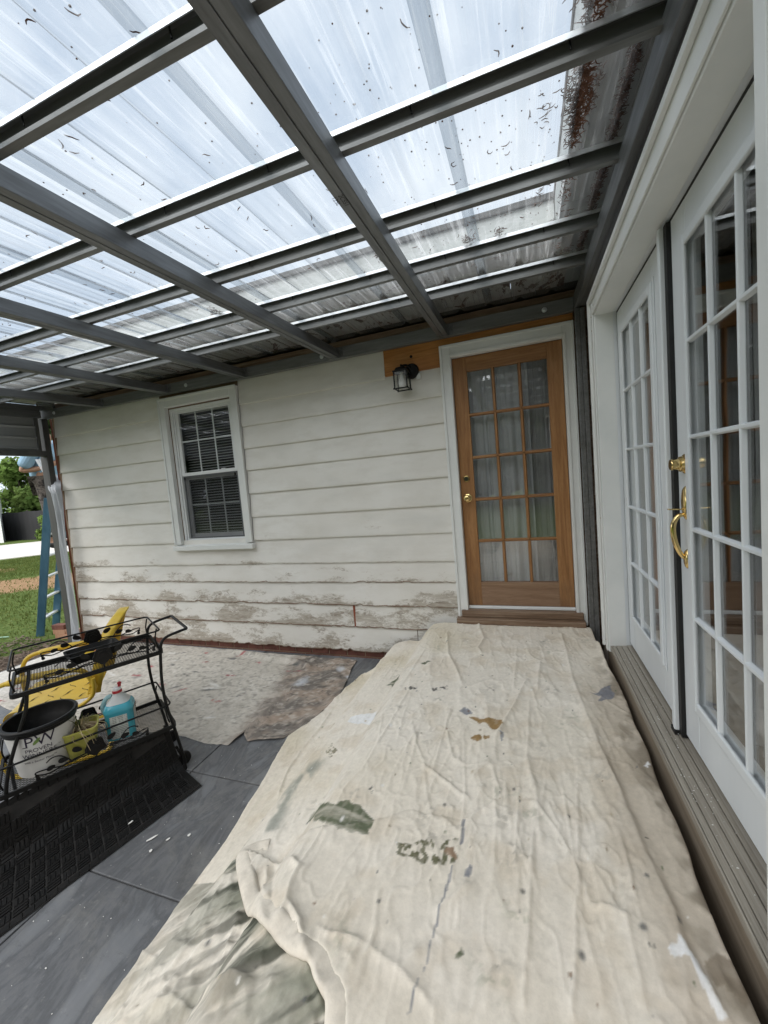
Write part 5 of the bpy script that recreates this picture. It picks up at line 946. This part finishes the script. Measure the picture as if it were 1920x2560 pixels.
# seat: pressed steel with slots, rolled front
ny_, nx_ = 40, 40; P = np.zeros((nx_, ny_, 3))
for i in range(nx_):
    for j in range(ny_):
        x = -.235+.47*i/(nx_-1); t = j/(ny_-1); y = -.23+.46*t; z = .375+.02*t+.016*(abs(x)/.235)**2.5
        if t > .9: a = (t-.9)/.1; y = .184+.046*math.sin(a*1.57); z -= .055*(1-math.cos(a*1.57))
        P[i, j] = (x, y, z)
stp = grid_mesh('seat', P, M['yellow'], CH); sm_ = stp.modifiers.new('thickness', 'SOLIDIFY'); sm_.thickness = .004
M['slot'] = mat('slot_shadow_gap', (.05,.035,.01), .8)
for r_ in range(4):
    for c_ in range(4):
        cx_, cy_ = -.165+c_*.11, -.15+r_*.095; zz = .375+.02*(cy_+.23)/.46+.016*(abs(cx_)/.235)**2.5+.0022; sgn_ = 1 if (r_+c_) % 2 else -1; q = []
        for k in range(7): t = (k-3)/3; q.append((cx_+.036*t, cy_+sgn_*.022*t+.006*math.sin(t*3), zz+.0))
        mb = MB(); vs = []
        for k, p in enumerate(q): ww = .0048*(1-abs(k-3)/3.6)+.0008; vs += [(p[0]-.3*ww, p[1]-ww, p[2]), (p[0]+.3*ww, p[1]+ww, p[2])]
        mb.add(vs, [(2*k, 2*k+2, 2*k+3, 2*k+1) for k in range(6)]); sub(mb, 'seat_slot', M['slot'], CH)
# back: curved shell with rolled rim
P = np.zeros((30, 30, 3))
for i in range(30):
    for j in range(30):
        s0_ = -1+2*i/29; t0_ = j/29; s_ = math.copysign(min(abs(s0_), .86)/.86, s0_); t = min(t0_, .88)/.88; ex = max(max(0, abs(s0_)-.86)/.14, max(0, t0_-.88)/.12)
        wv = .215+.025*math.sin(t*2.4); top = 1-.16*abs(s_)**3.2; z = .40+.47*t*top; y = -.235-.15*t**1.1*top+.03*(s_*s_)-.07*min(1, ex*1.15); x = wv*s_*(1-.16*max(0, t-.7)/.3)
        P[i, j] = (x, y, z)
bk = grid_mesh('backrest', P, M['yellow'], CH); sm_ = bk.modifiers.new('thickness', 'SOLIDIFY'); sm_.thickness = .005
for sx_ in (-1, 1):
    X_ = sx_*.270
    sub(MB().tube(spline([(sx_*.235,-.255,.44), (X_,-.215,.575), (X_,-.12,.605), (X_,.05,.612), (X_,.20,.602), (X_,.262,.555), (X_,.285,.45), (X_,.268,.25), (X_,.225,.06), (X_,.17,.014), (X_,.05,.012), (X_,-.28,.012)], 5), .0145, 10), 'arm_leg_tube', M['yellow'], CH, smooth=True, angle=80)
    sub(MB().tube(spline([(X_,-.12,.6075), (X_,0,.614), (X_,.18,.606)], 5), [.013]+[.0205]*9+[.013], 10), 'arm_pad', M['yellow'], CH, smooth=True, angle=80)
    sub(MB().tube(spline([(X_,-.255,.52), (sx_*.262,-.235,.40), (sx_*.255,-.10,.335), (sx_*.255,.05,.325), (sx_*.262,.26,.36)], 5), .0125, 8), 'side_rail', M['yellow'], CH, smooth=True, angle=80)
    for zz in (.46, .42): sub(MB().lathe([(.010,0),(.008,.006),(.0001,.009)], 10, (sx_*.249, -.23, zz), Matrix.Rotation(sx_*math.pi/2, 4, 'Y')), 'bolt_head', M['yellow'], CH)
sub(MB().tube([(-.27,-.28,.012), (.27,-.28,.012)], .0145, 10), 'base_bar', M['yellow'], CH, smooth=True, angle=80)

# ================================================================ wall lantern
LN = thing('wall_lantern', 'black square lantern with clear glass and bulb on the wall by the wooden door', 'lantern', (-.835, YB, 2.13))
sub(MB().lathe([(.062,0),(.062,.012),(.055,.020),(.03,.026)], 36, (-.835, YB, 2.125), Rx), 'backplate', M['black'], LN, smooth=True, angle=35)
sub(MB().box(-.795, -.760, YB-.008, YB-.0005, 2.055, 2.10), 'paint_shield', M['white'], LN)
lx, ly, lz0, lz1 = -.892, 3.205, 1.965, 2.105
sub(MB().tube(spline([(-.835, YB-.02, 2.125), (-.845, 3.28, 2.160), (-.87, 3.24, 2.165), (lx, ly, 2.150)], 5), .009, 8), 'arm', M['black'], LN, smooth=True)
sub(loft(MB(), [[(lx-h, ly-h, z), (lx+h, ly-h, z), (lx+h, ly+h, z), (lx-h, ly+h, z)] for h, z in ((.060, lz1-.003), (.060, lz1+.008), (.047, lz1+.012), (.036, lz1+.034), (.014, lz1+.042))], True, True).lathe([(.005,.125),(.010,.131),(.0065,.137),(.009,.147),(.0001,.155)], 12, (lx, ly, lz1-.088)), 'roof', M['black'], LN, bevel=.002)
fr_ = MB()
for sx_ in (-1, 1):
    for sy_ in (-1, 1): fr_.box(lx+sx_*.052-.0045, lx+sx_*.052+.0045, ly+sy_*.052-.0045, ly+sy_*.052+.0045, lz0, lz1)
    fr_.box(lx-.0475, lx+.0475, ly+sx_*.052-.004, ly+sx_*.052+.004, lz0+.001, lz0+.010).box(lx+sx_*.052-.004, lx+sx_*.052+.004, ly-.0475, ly+.0475, lz0+.0015, lz0+.0105)
    for sy_ in (-1, 1): fr_.lathe([(.0065,-.006),(.0065,.004)], 8, (lx+sx_*.057, ly+sy_*.057, lz0+.006))
fr_.build('cage', M['black'], LN)
for sx_ in (-1, 1): sub(MB().box(lx-.047, lx+.047, ly+sx_*.049-.0012, ly+sx_*.049+.0012, lz0+.011, lz1-.004), 'glass_pane', M['lampglass'], LN); sub(MB().box(lx+sx_*.049-.0012, lx+sx_*.049+.0012, ly-.047, ly+.047, lz0+.011, lz1-.004), 'glass_pane', M['lampglass'], LN)
sub(MB().lathe([(.0001,-.050),(.018,-.046),(.028,-.034),(.0315,-.016),(.028,.006),(.019,.028),(.0135,.042),(.0135,.050)], 24, (lx, ly, 2.032)), 'bulb', mat('frosted_bulb', (.86,.87,.86), .25), LN, smooth=True); sub(MB().lathe([(.0145,0),(.0145,.025)], 16, (lx, ly, 2.078)), 'socket', M['capwhite'], LN)

# ================================================================ left end: plastic sheeting, bricks, ladder, painter
m = M['poly'] = bpy.data.materials.new('milky_polythene'); m.use_nodes = True; t = m.node_tree; g = NG(m); g.b.inputs['Base Color'].default_value = (.55,.58,.62,1); g.b.inputs['Roughness'].default_value = .32
x_ = t.nodes.new('ShaderNodeMixShader'); x_.inputs[0].default_value = .72; tr_ = t.nodes.new('ShaderNodeBsdfTransparent'); out = [n for n in t.nodes if n.type == 'OUTPUT_MATERIAL'][0]
t.links.new(tr_.outputs[0], x_.inputs[1]); t.links.new(g.b.outputs[0], x_.inputs[2]); t.links.new(x_.outputs[0], out.inputs[0])
P = np.zeros((26, 70, 3)); zs = np.linspace(1.89, -.46, 70)
for j, z in enumerate(zs):
    yy_ = 3.205+.155*sstep(1.46, 1.66, np.array(z)); xr_ = np.interp(z, [-.46,.2,1.0,1.44,1.50,1.7,1.89], [-5.178,-5.170,-5.163,-5.165,-5.19,-5.50,-5.56])*1.0; xl_ = np.interp(z, [-.46,0.,.6,1.2,1.46,1.66,1.92], [-5.325,-5.312,-5.288,-5.298,-5.31,-5.60,-5.79])
    for i in range(26): tt = i/25; P[i, j] = (xl_+(xr_-xl_)*tt, float(yy_)-.02*math.sin(tt*3.14)+.012*math.sin(tt*17+z*2.2)+.01*math.sin(tt*9-z*5), z)
o = grid_mesh('plastic_sheeting', P, M['poly']); tag(o, 'milky plastic sheeting hanging down the corner post of the house', 'plastic sheet')
# the light blue tarp scrap is the painter's shirt, below the gable rail
BS = [(-.0,0), ]
bs0 = Vector((-5.98, 3.50, -.485)); k = 0
for lay in range(3):
    for c_ in range(2):
        if lay == 2 and c_ == 1: continue
        b_ = MB().box(-.1, .1, -.046, .046, 0, .062).build('brick', M['brick'] if lay == 2 else M['brick2'], bevel=.004); b_.location = bs0+Vector((c_*.207*math.cos(.08)+random.uniform(-.006,.006)-.02*lay, c_*.207*math.sin(.08), lay*.0635)); b_.rotation_euler = (0, 0, .08+random.uniform(-.06,.06)+(.1 if lay == 2 else 0))
        tag(b_, ['orange brick at the left end of the bottom row of the little stack', 'orange brick at the right end of the bottom row of the little stack', 'orange brick at the left of the middle row of the little stack', 'orange brick at the right of the middle row of the little stack', 'dark red brick lying on top of the little stack by the ladder'][k], 'brick', 'bricks stacked by the ladder foot'); k += 1
# stepladder: rungs run in direction rd, the near rail is the blue one in view
rd = Vector((-.61, .79, 0)); lean = Vector((.79, .61, 0))
lf0 = Vector((-6.46, 3.49, -.49)); ltop = Vector((-5.865, 3.49, 1.40)); 
LD = thing('stepladder', 'blue fibreglass stepladder with aluminium rungs standing on the grass at the corner', 'ladder', lf0)
dv = (ltop-lf0)
def rail_(p0, p1): return MB().bar(p0, p1, .030, .085, rd)
sub(MB().obox((lf0+ltop)/2, dv/2, rd*.016, dv.normalized().cross(rd).normalized()*.045), 'rail', M['bluefib'], LD, bevel=.004); off = rd*.47
sub(MB().obox((lf0+ltop)/2+off, dv/2, rd*.016, dv.normalized().cross(rd).normalized()*.045), 'rail', M['bluefib'], LD, bevel=.004)
for k in range(6):
    t = .13+k*.155; p = lf0+dv*t; sub(MB().obox(p+off/2, off/2*.97, Vector((dv.x,dv.y,0)).normalized()*.038, (0,0,.012)), 'rung', M['alu'], LD, bevel=.003)
q0 = lf0+dv*.13; sub(MB().bar(q0+rd*.02+Vector((0,0,-.02)), lf0+rd*.25+dv*.03*0+Vector((.02,0,.27)), .02, .004), 'brace', mat('dark_brace', (.06,.06,.06), .5), LD)
rb = lf0+Vector((1.05, .0, 0))
# painter: one continuous skinned body, mostly hidden by the post and sheeting
def skin_body(name, verts, edges, radii, mt, parent=None, root=0, sub_=2):
    me = bpy.data.meshes.new(name); me.from_pydata([tuple(v) for v in verts], edges, []); o = bpy.data.objects.new(name, me); col.objects.link(o)
    o.modifiers.new('skin', 'SKIN'); s_ = o.modifiers.new('smooth', 'SUBSURF'); s_.levels = s_.render_levels = sub_
    if not me.skin_vertices: me.skin_vertices.new()
    for i, r_ in enumerate(radii): me.skin_vertices[0].data[i].radius = (r_, r_) if not isinstance(r_, tuple) else r_
    me.skin_vertices[0].data[root].use_root = True; me.materials.append(mt)
    for p in me.polygons: p.use_smooth = True
    if parent: o.parent = parent; o.matrix_parent_inverse = INV.get(parent.name, Matrix.Identity(4))
    return o
pc = lf0+dv*.62+off*.42+Vector((-.16,-.10,0)); fx_ = Vector((.79,.61,0)); sd2 = Vector((-.61,.79,0)); zf = .66    # feet on a rung
pc = Vector((-6.24, 3.71, 0)); zf = .725; PS = thing('person', 'person in a light blue shirt and dark patterned trousers standing on the stepladder', 'person', (pc.x, pc.y, zf))
def pt(f_, s_, z): return pc+fx_*f_+sd2*s_+Vector((0,0,z))
skin = noisy('skin', (.42,.24,.16), (.50,.30,.21), 10, .6)
V_ = [pt(0,0,zf+.92), pt(.0,0,zf+1.12), pt(.02,0,zf+1.34), pt(.05,0,zf+1.47), pt(.08,0,zf+1.60), pt(.02,-.10,zf+.88), pt(.04,-.11,zf+.48), pt(.0,-.11,zf+.08), pt(.12,-.12,zf+.035), pt(.02,.10,zf+.88), pt(.10,.11,zf+.50), pt(.02,.11,zf+.08), pt(.14,.12,zf+.035),
      pt(.04,-.18,zf+1.40), pt(-.17,-.22,zf+1.06), pt(.08,-.15,zf+1.10), pt(.20,-.05,zf+1.18), pt(.04,.18,zf+1.40), pt(.24,.28,zf+1.55), pt(.38,.22,zf+1.72), pt(.42,.20,zf+1.80)]
E_ = [(0,1),(1,2),(2,3),(3,4),(0,5),(5,6),(6,7),(7,8),(0,9),(9,10),(10,11),(11,12),(2,13),(13,14),(14,15),(15,16),(2,17),(17,18),(18,19),(19,20)]
R_ = [.13,.135,.15,.06,.10,.085,.062,.045,.038,.085,.062,.045,.038,.062,.042,.034,.036,.062,.042,.034,.036]
skin_body('body', V_, E_, R_, skin, PS)
shirt = noisy('light_blue_shirt', (.25,.42,.58), (.33,.50,.66), 6, .85, bump=.3, bscale=25); 
m = camo = mat('dark_patterned_cloth', (.08,.07,.065), .9); g = NG(m); g.color(g.ramp(g.noise(16, 3, .6), [(.38, (.018,.017,.018)), (.46, (.075,.062,.055)), (.56, (.17,.15,.135)), (.66, (.03,.028,.03))]))
skin_body('shirt', [pt(0,0,zf+.86), V_[1], V_[2], pt(.04,0,zf+1.44), V_[13], V_[13]*.10+V_[14]*.90, V_[17], (V_[17]+V_[18])/2], [(0,1),(1,2),(2,3),(2,4),(4,5),(2,6),(6,7)], [.185,.175,.18,.09,.095,.085,.095,.080], shirt, PS)
skin_body('trousers', [V_[0]+Vector((0,0,.03)), V_[5], V_[6], V_[7]+Vector((0,0,.05)), V_[9], V_[10], V_[11]+Vector((0,0,.05))], [(0,1),(1,2),(2,3),(0,4),(4,5),(5,6)], [.150,.108,.082,.068,.108,.082,.068], camo, PS)
for a_, b_ in ((7, 8), (11, 12)): skin_body('shoe', [V_[a_]+Vector((0,0,-.015))-fx_*.03, (V_[a_]+V_[b_])/2+Vector((0,0,-.025)), V_[b_]+Vector((0,0,-.0))+fx_*.03], [(0,1),(1,2)], [.056,.052,.042], mat('black_shoe', (.012,.012,.012), .6) if a_ == 7 else bpy.data.materials['black_shoe'], PS)
skin_body('hair', [pt(.05,0,zf+1.63), pt(.03,0,zf+1.70)], [(0,1)], [.10,.075], mat('brown_hair', (.04,.025,.015), .8), PS)
for i_ in (16, 20):
    w_ = V_[i_]; 
    for k in range(5):
        a_ = (k-2)*.022; p0 = w_+sd2*a_; skin_body('finger', [p0, p0+fx_*.035+Vector((0,0,.028 if k else .01)), p0+fx_*.062+Vector((0,0,.045 if k else .02))], [(0,1),(1,2)], [.011,.010,.008], skin, PS, 0, 1)
# raised arm seen as a sliver under the gable rail is part of the body above
# ================================================================ yard things
def leafblob(name, centers, n, size, mt, parent):
    cs = np.array([c[:3] for c in centers]); rs = np.array([c[3] for c in centers]); w_ = rs**2/np.sum(rs**2); idx_ = RNG.choice(len(cs), n, p=w_); d = RNG.normal(size=(n, 3)); d /= np.linalg.norm(d, axis=1)[:, None]
    rr = rs[idx_]*(RNG.random(n)**.35)*(.8+.4*RNG.random(n)); ctr = cs[idx_]+d*rr[:, None]; a = RNG.normal(size=(n, 3)); a /= np.linalg.norm(a, axis=1)[:, None]; b = np.cross(a, d+.3*RNG.normal(size=(n, 3))); b /= np.linalg.norm(b, axis=1)[:, None]+1e-9
    s = size*(.6+.8*RNG.random(n))[:, None]; P = np.stack([ctr-a*s, ctr-b*s*.55, ctr+a*s, ctr+b*s*.55], 1).reshape(-1, 3); me = bpy.data.meshes.new(name); me.from_pydata(P.tolist(), [], [(4*i, 4*i+1, 4*i+2, 4*i+3) for i in range(n)]); me.materials.append(mt); o = bpy.data.objects.new(name, me); col.objects.link(o); o.parent = parent; o.matrix_parent_inverse = INV.get(parent.name, Matrix.Identity(4)); return o
def foliage(name, a, b, c): 
    m = fabric(name, a, c, .25, 1.2); return m
def tree(name, label, x, y, z0, h, rad, n, size, mt, trunk_r=.15, cat='tree'):
    T = thing(name, label, cat, (x, y, z0)); bark = bpy.data.materials.get('bark') or noisy('bark', (.06,.045,.035), (.12,.10,.08), 5, .95)
    sub(MB().tube(spline([(x, y, z0), (x+.05*rad, y, z0+h*.3), (x-.04*rad, y, z0+h*.6), (x, y, z0+h*.85)], 4), [trunk_r*(1-.8*i/12) for i in range(13)], 8), 'trunk', bark, T, smooth=True)
    for k in range(7): a = k*2.4; zz = z0+h*(.22+.07*k); sub(MB().tube([(x, y, zz), (x+rad*.55*math.cos(a), y+rad*.55*math.sin(a), zz+h*.16)], [trunk_r*.35, trunk_r*.1], 6), 'limb', bark, T)
    cs = []
    for k in range(26): a = random.uniform(0, 6.28); t = random.random(); rr = rad*(.35+.65*random.random())*(1-.55*max(0, t-.5)/.5); cs.append((x+rr*.8*math.cos(a), y+rr*.8*math.sin(a), z0+h*(.10+.85*t), rad*random.uniform(.22, .42)))
    leafblob('crown', cs, n, size, mt, T)
M['leafA'] = foliage('broadleaf_green', (.055,.10,.022), (.1,.16,.04), (.14,.20,.055)); M['leafB'] = foliage('dark_leaf', (.022,.042,.016), (.04,.07,.02), (.06,.085,.032)); M['leafC'] = foliage('fresh_leaf', (.10,.17,.035), (.15,.24,.06), (.19,.28,.075))
tree('broadleaf_tree', 'bushy mid green tree rising behind the black fence', -32.5, 21.2, -.5, 7.0, 3.3, 14000, .21, M['leafA'])
tree('dark_tree', 'tall dark evergreen tree behind the bushy green one', -37.5, 26.5, -.5, 13, 5.2, 16000, .34, M['leafB'])
tree('dark_tree', 'dark leafy tree partly hidden by the plastic sheeting', -30.0, 25.0, -.5, 11, 4.2, 14000, .32, M['leafB'])
tree('yellow_green_tree', 'light yellow green tree at the left edge beyond the fence', -37.0, 20.2, -.5, 5.8, 2.3, 5000, .18, M['leafC'])
tree('shrub', 'small bright green shrub growing against the black fence', -26.9, 15.7, -.5, 1.45, .55, 1500, .10, M['leafC'], .03, 'shrub')
wd = []
for k in range(110): wd.append((-40+k*.8+random.uniform(-.8,.8), -19+random.uniform(-2,2), random.uniform(.3, 10.5), random.uniform(1.9,2.9)))  # unseen leaf mass behind the camera, added to darken reflections in the door panes
class _P: pass
leafw = leafblob('added_woods', wd, 42000, .55, M['leafB'], FNP := thing('woods_root', None, None, (0,-19,-.5)))
leafw.parent = None; leafw.matrix_parent_inverse = Matrix.Identity(4); bpy.data.objects.remove(FNP); tag(leafw, 'dark leaf mass added behind the camera to darken the pane reflections', 'added_woods', kind='stuff')
FN = thing('fence', 'black fabric covered fence beyond the concrete drive', 'fence', (-30, 16.3, -.5))
fd = Vector((.995, -.09, 0)); f0 = Vector((-44, 17.6, 0)); nseg = 12
for k in range(nseg):
    a, b = f0+fd*(2.4*k), f0+fd*(2.4*(k+1)); P = np.zeros((14, 8, 3)); hh = 1.86
    for i in range(14):
        for j in range(8): t = i/13; p = a+(b-a)*t; P[i, j] = (p.x, p.y+.03*math.sin(t*3.14)*math.sin(j)+.02*math.sin(i*2.1+k), -.5+hh*j/7-.05*math.sin(t*3.14)*(j/7))
    q = grid_mesh('fabric_panel', P, mat('black_fence_fabric', (.010,.010,.012), .8) if k == 0 else bpy.data.materials['black_fence_fabric'], FN); sub(MB().box(a.x-.03, a.x+.03, a.y+.03, a.y+.09, -.5, 1.40), 'post', bpy.data.materials['bark'], FN)
SH = thing('shed', 'corner of a white clapboard shed at the left edge beyond the drive', 'shed', (-31.5, 16, -.5))
for k in range(14): sub(MB().hexa([(-36,13.9,-.5+k*.2),(-30.65,15.42,-.5+k*.2),(-34.,17.3,-.5+k*.2),(-38,16.5,-.5+k*.2),(-36,13.92,-.305+k*.2),(-30.66,15.43,-.305+k*.2),(-34.,17.3,-.305+k*.2),(-38,16.5,-.305+k*.2)]), 'siding_board', M['white'], SH)
sub(MB().hexa([(-36.3,13.7,2.3),(-30.6,15.4,2.3),(-34.3,17.5,2.3),(-38.3,16.6,2.3),(-36.5,15.0,3.3),(-33.,16.0,3.3),(-34,16.8,3.3),(-37.5,15.6,3.3)]), 'roof', bpy.data.materials['grey_shingles'], SH)
# garden hose, thin green line on the grass
hz_ = [(-9.2, 3.1), (-8.2, 3.25), (-7.4, 3.22), (-6.9, 3.36)]
sub(MB().tube(spline([(a, b, -.46) for a, b in hz_], 6), .009, 6), 'garden_hose', mat('pale_green_hose', (.25,.42,.30), .5), None, smooth=True); tag(bpy.data.objects['garden_hose'], 'pale green hose lying across the grass', 'hose')
# grass blades over the part of the lawn in view
n = 26000; cand = 0; r_ = np.sqrt(RNG.random(n*3))*15+5.8; a_ = np.radians(RNG.uniform(-70, -53, n*3)); gx_, gy_ = r_*np.sin(a_), r_*np.cos(a_); k = (gx_ < -5.6); gx_, gy_ = gx_[k][:n], gy_[k][:n]
dd_ = -.47*(gx_+11.95)+.88*(gy_-6.04); keep = (RNG.random(len(gx_)) > np.exp(-(dd_/1.2)**2)*.93) & (RNG.random(len(gx_)) > sstep(-6.5, -5.9, gx_-.45*(gy_-2.6))*.85) & ((-.63*(gx_+20.6)+.78*(gy_-8.55)) < -.05); gx_, gy_ = gx_[keep], gy_[keep]; n = len(gx_)
h_ = .03+.04*RNG.random(n); t_ = RNG.uniform(0, 6.28, n); w_ = .004+.0045*RNG.random(n)+.0004*np.hypot(gx_, gy_); lx_, ly_ = RNG.normal(0, .025, n), RNG.normal(0, .025, n); zz = yard_z(gx_, gy_)-.004
Pv = np.stack([np.stack([gx_-w_*np.cos(t_), gy_-w_*np.sin(t_), zz], 1), np.stack([gx_+w_*np.cos(t_), gy_+w_*np.sin(t_), zz], 1), np.stack([gx_+lx_, gy_+ly_, zz+h_], 1)], 1).reshape(-1, 3)
me = bpy.data.meshes.new('grass'); me.vertices.add(3*n); me.vertices.foreach_set('co', Pv.ravel().astype(np.float32)); me.loops.add(3*n); me.loops.foreach_set('vertex_index', np.arange(3*n, dtype=np.int32)); me.polygons.add(n); me.polygons.foreach_set('loop_start', np.arange(0, 3*n, 3, dtype=np.int32)); me.update(calc_edges=True); me.validate()
me.materials.append(fabric('grass_blade', (.055,.095,.02), (.17,.20,.06), .3, 2.5)); o = bpy.data.objects.new('grass', me); col.objects.link(o); tag(o, 'short lawn grass beyond the corner of the house', 'grass', kind='stuff')
# dry leaves and twigs in the bed beside the patio
mb = MB()
for k in range(900):
    x, y = random.uniform(-6.7, -5.3), random.uniform(1.9, 3.4); z = -.47; s_ = random.uniform(.008, .03); a = random.uniform(0, 6.28); tl = random.uniform(-.4, .4)
    mb.obox((x, y, z+random.uniform(0,.03)), (s_*math.cos(a), s_*math.sin(a), s_*tl), (-.5*s_*math.sin(a), .5*s_*math.cos(a), 0), (0,0,.001))
tag(mb.build('leaf_mulch', noisy('dead_leaves', (.05,.034,.024), (.20,.15,.11), 30, .95)), 'dead leaves and twigs in the bed by the paving', 'litter', kind='stuff')
# print on the rafter underside
def flat_text(body, size, loc, rotz, mt, parent, sx=1):
    cu = bpy.data.curves.new('t', 'FONT'); cu.body = body; cu.size = size; ob = bpy.data.objects.new('t', cu); col.objects.link(ob); dg = bpy.context.evaluated_depsgraph_get(); me = bpy.data.meshes.new_from_object(ob.evaluated_get(dg)); bpy.data.objects.remove(ob)
    me.materials.append(mt); o = bpy.data.objects.new('stamped_print', me); col.objects.link(o); o.parent = parent; o.matrix_parent_inverse = INV.get(parent.name, Matrix.Identity(4)); return o, me
rf0 = [o for o in col.objects if o.name == 'rafter'][0]
o, me = flat_text('2CSS1\n12SL', .026, None, 0, M['black'], rf0)
for v in me.vertices: X_, Y_ = v.co.x, v.co.y; v.co = (-.583+.0375+ (Y_-.0)*1.0 -.022, 1.39+X_*1.0, 0)
for v in me.vertices: v.co.z = zb(v.co.y)-.0009
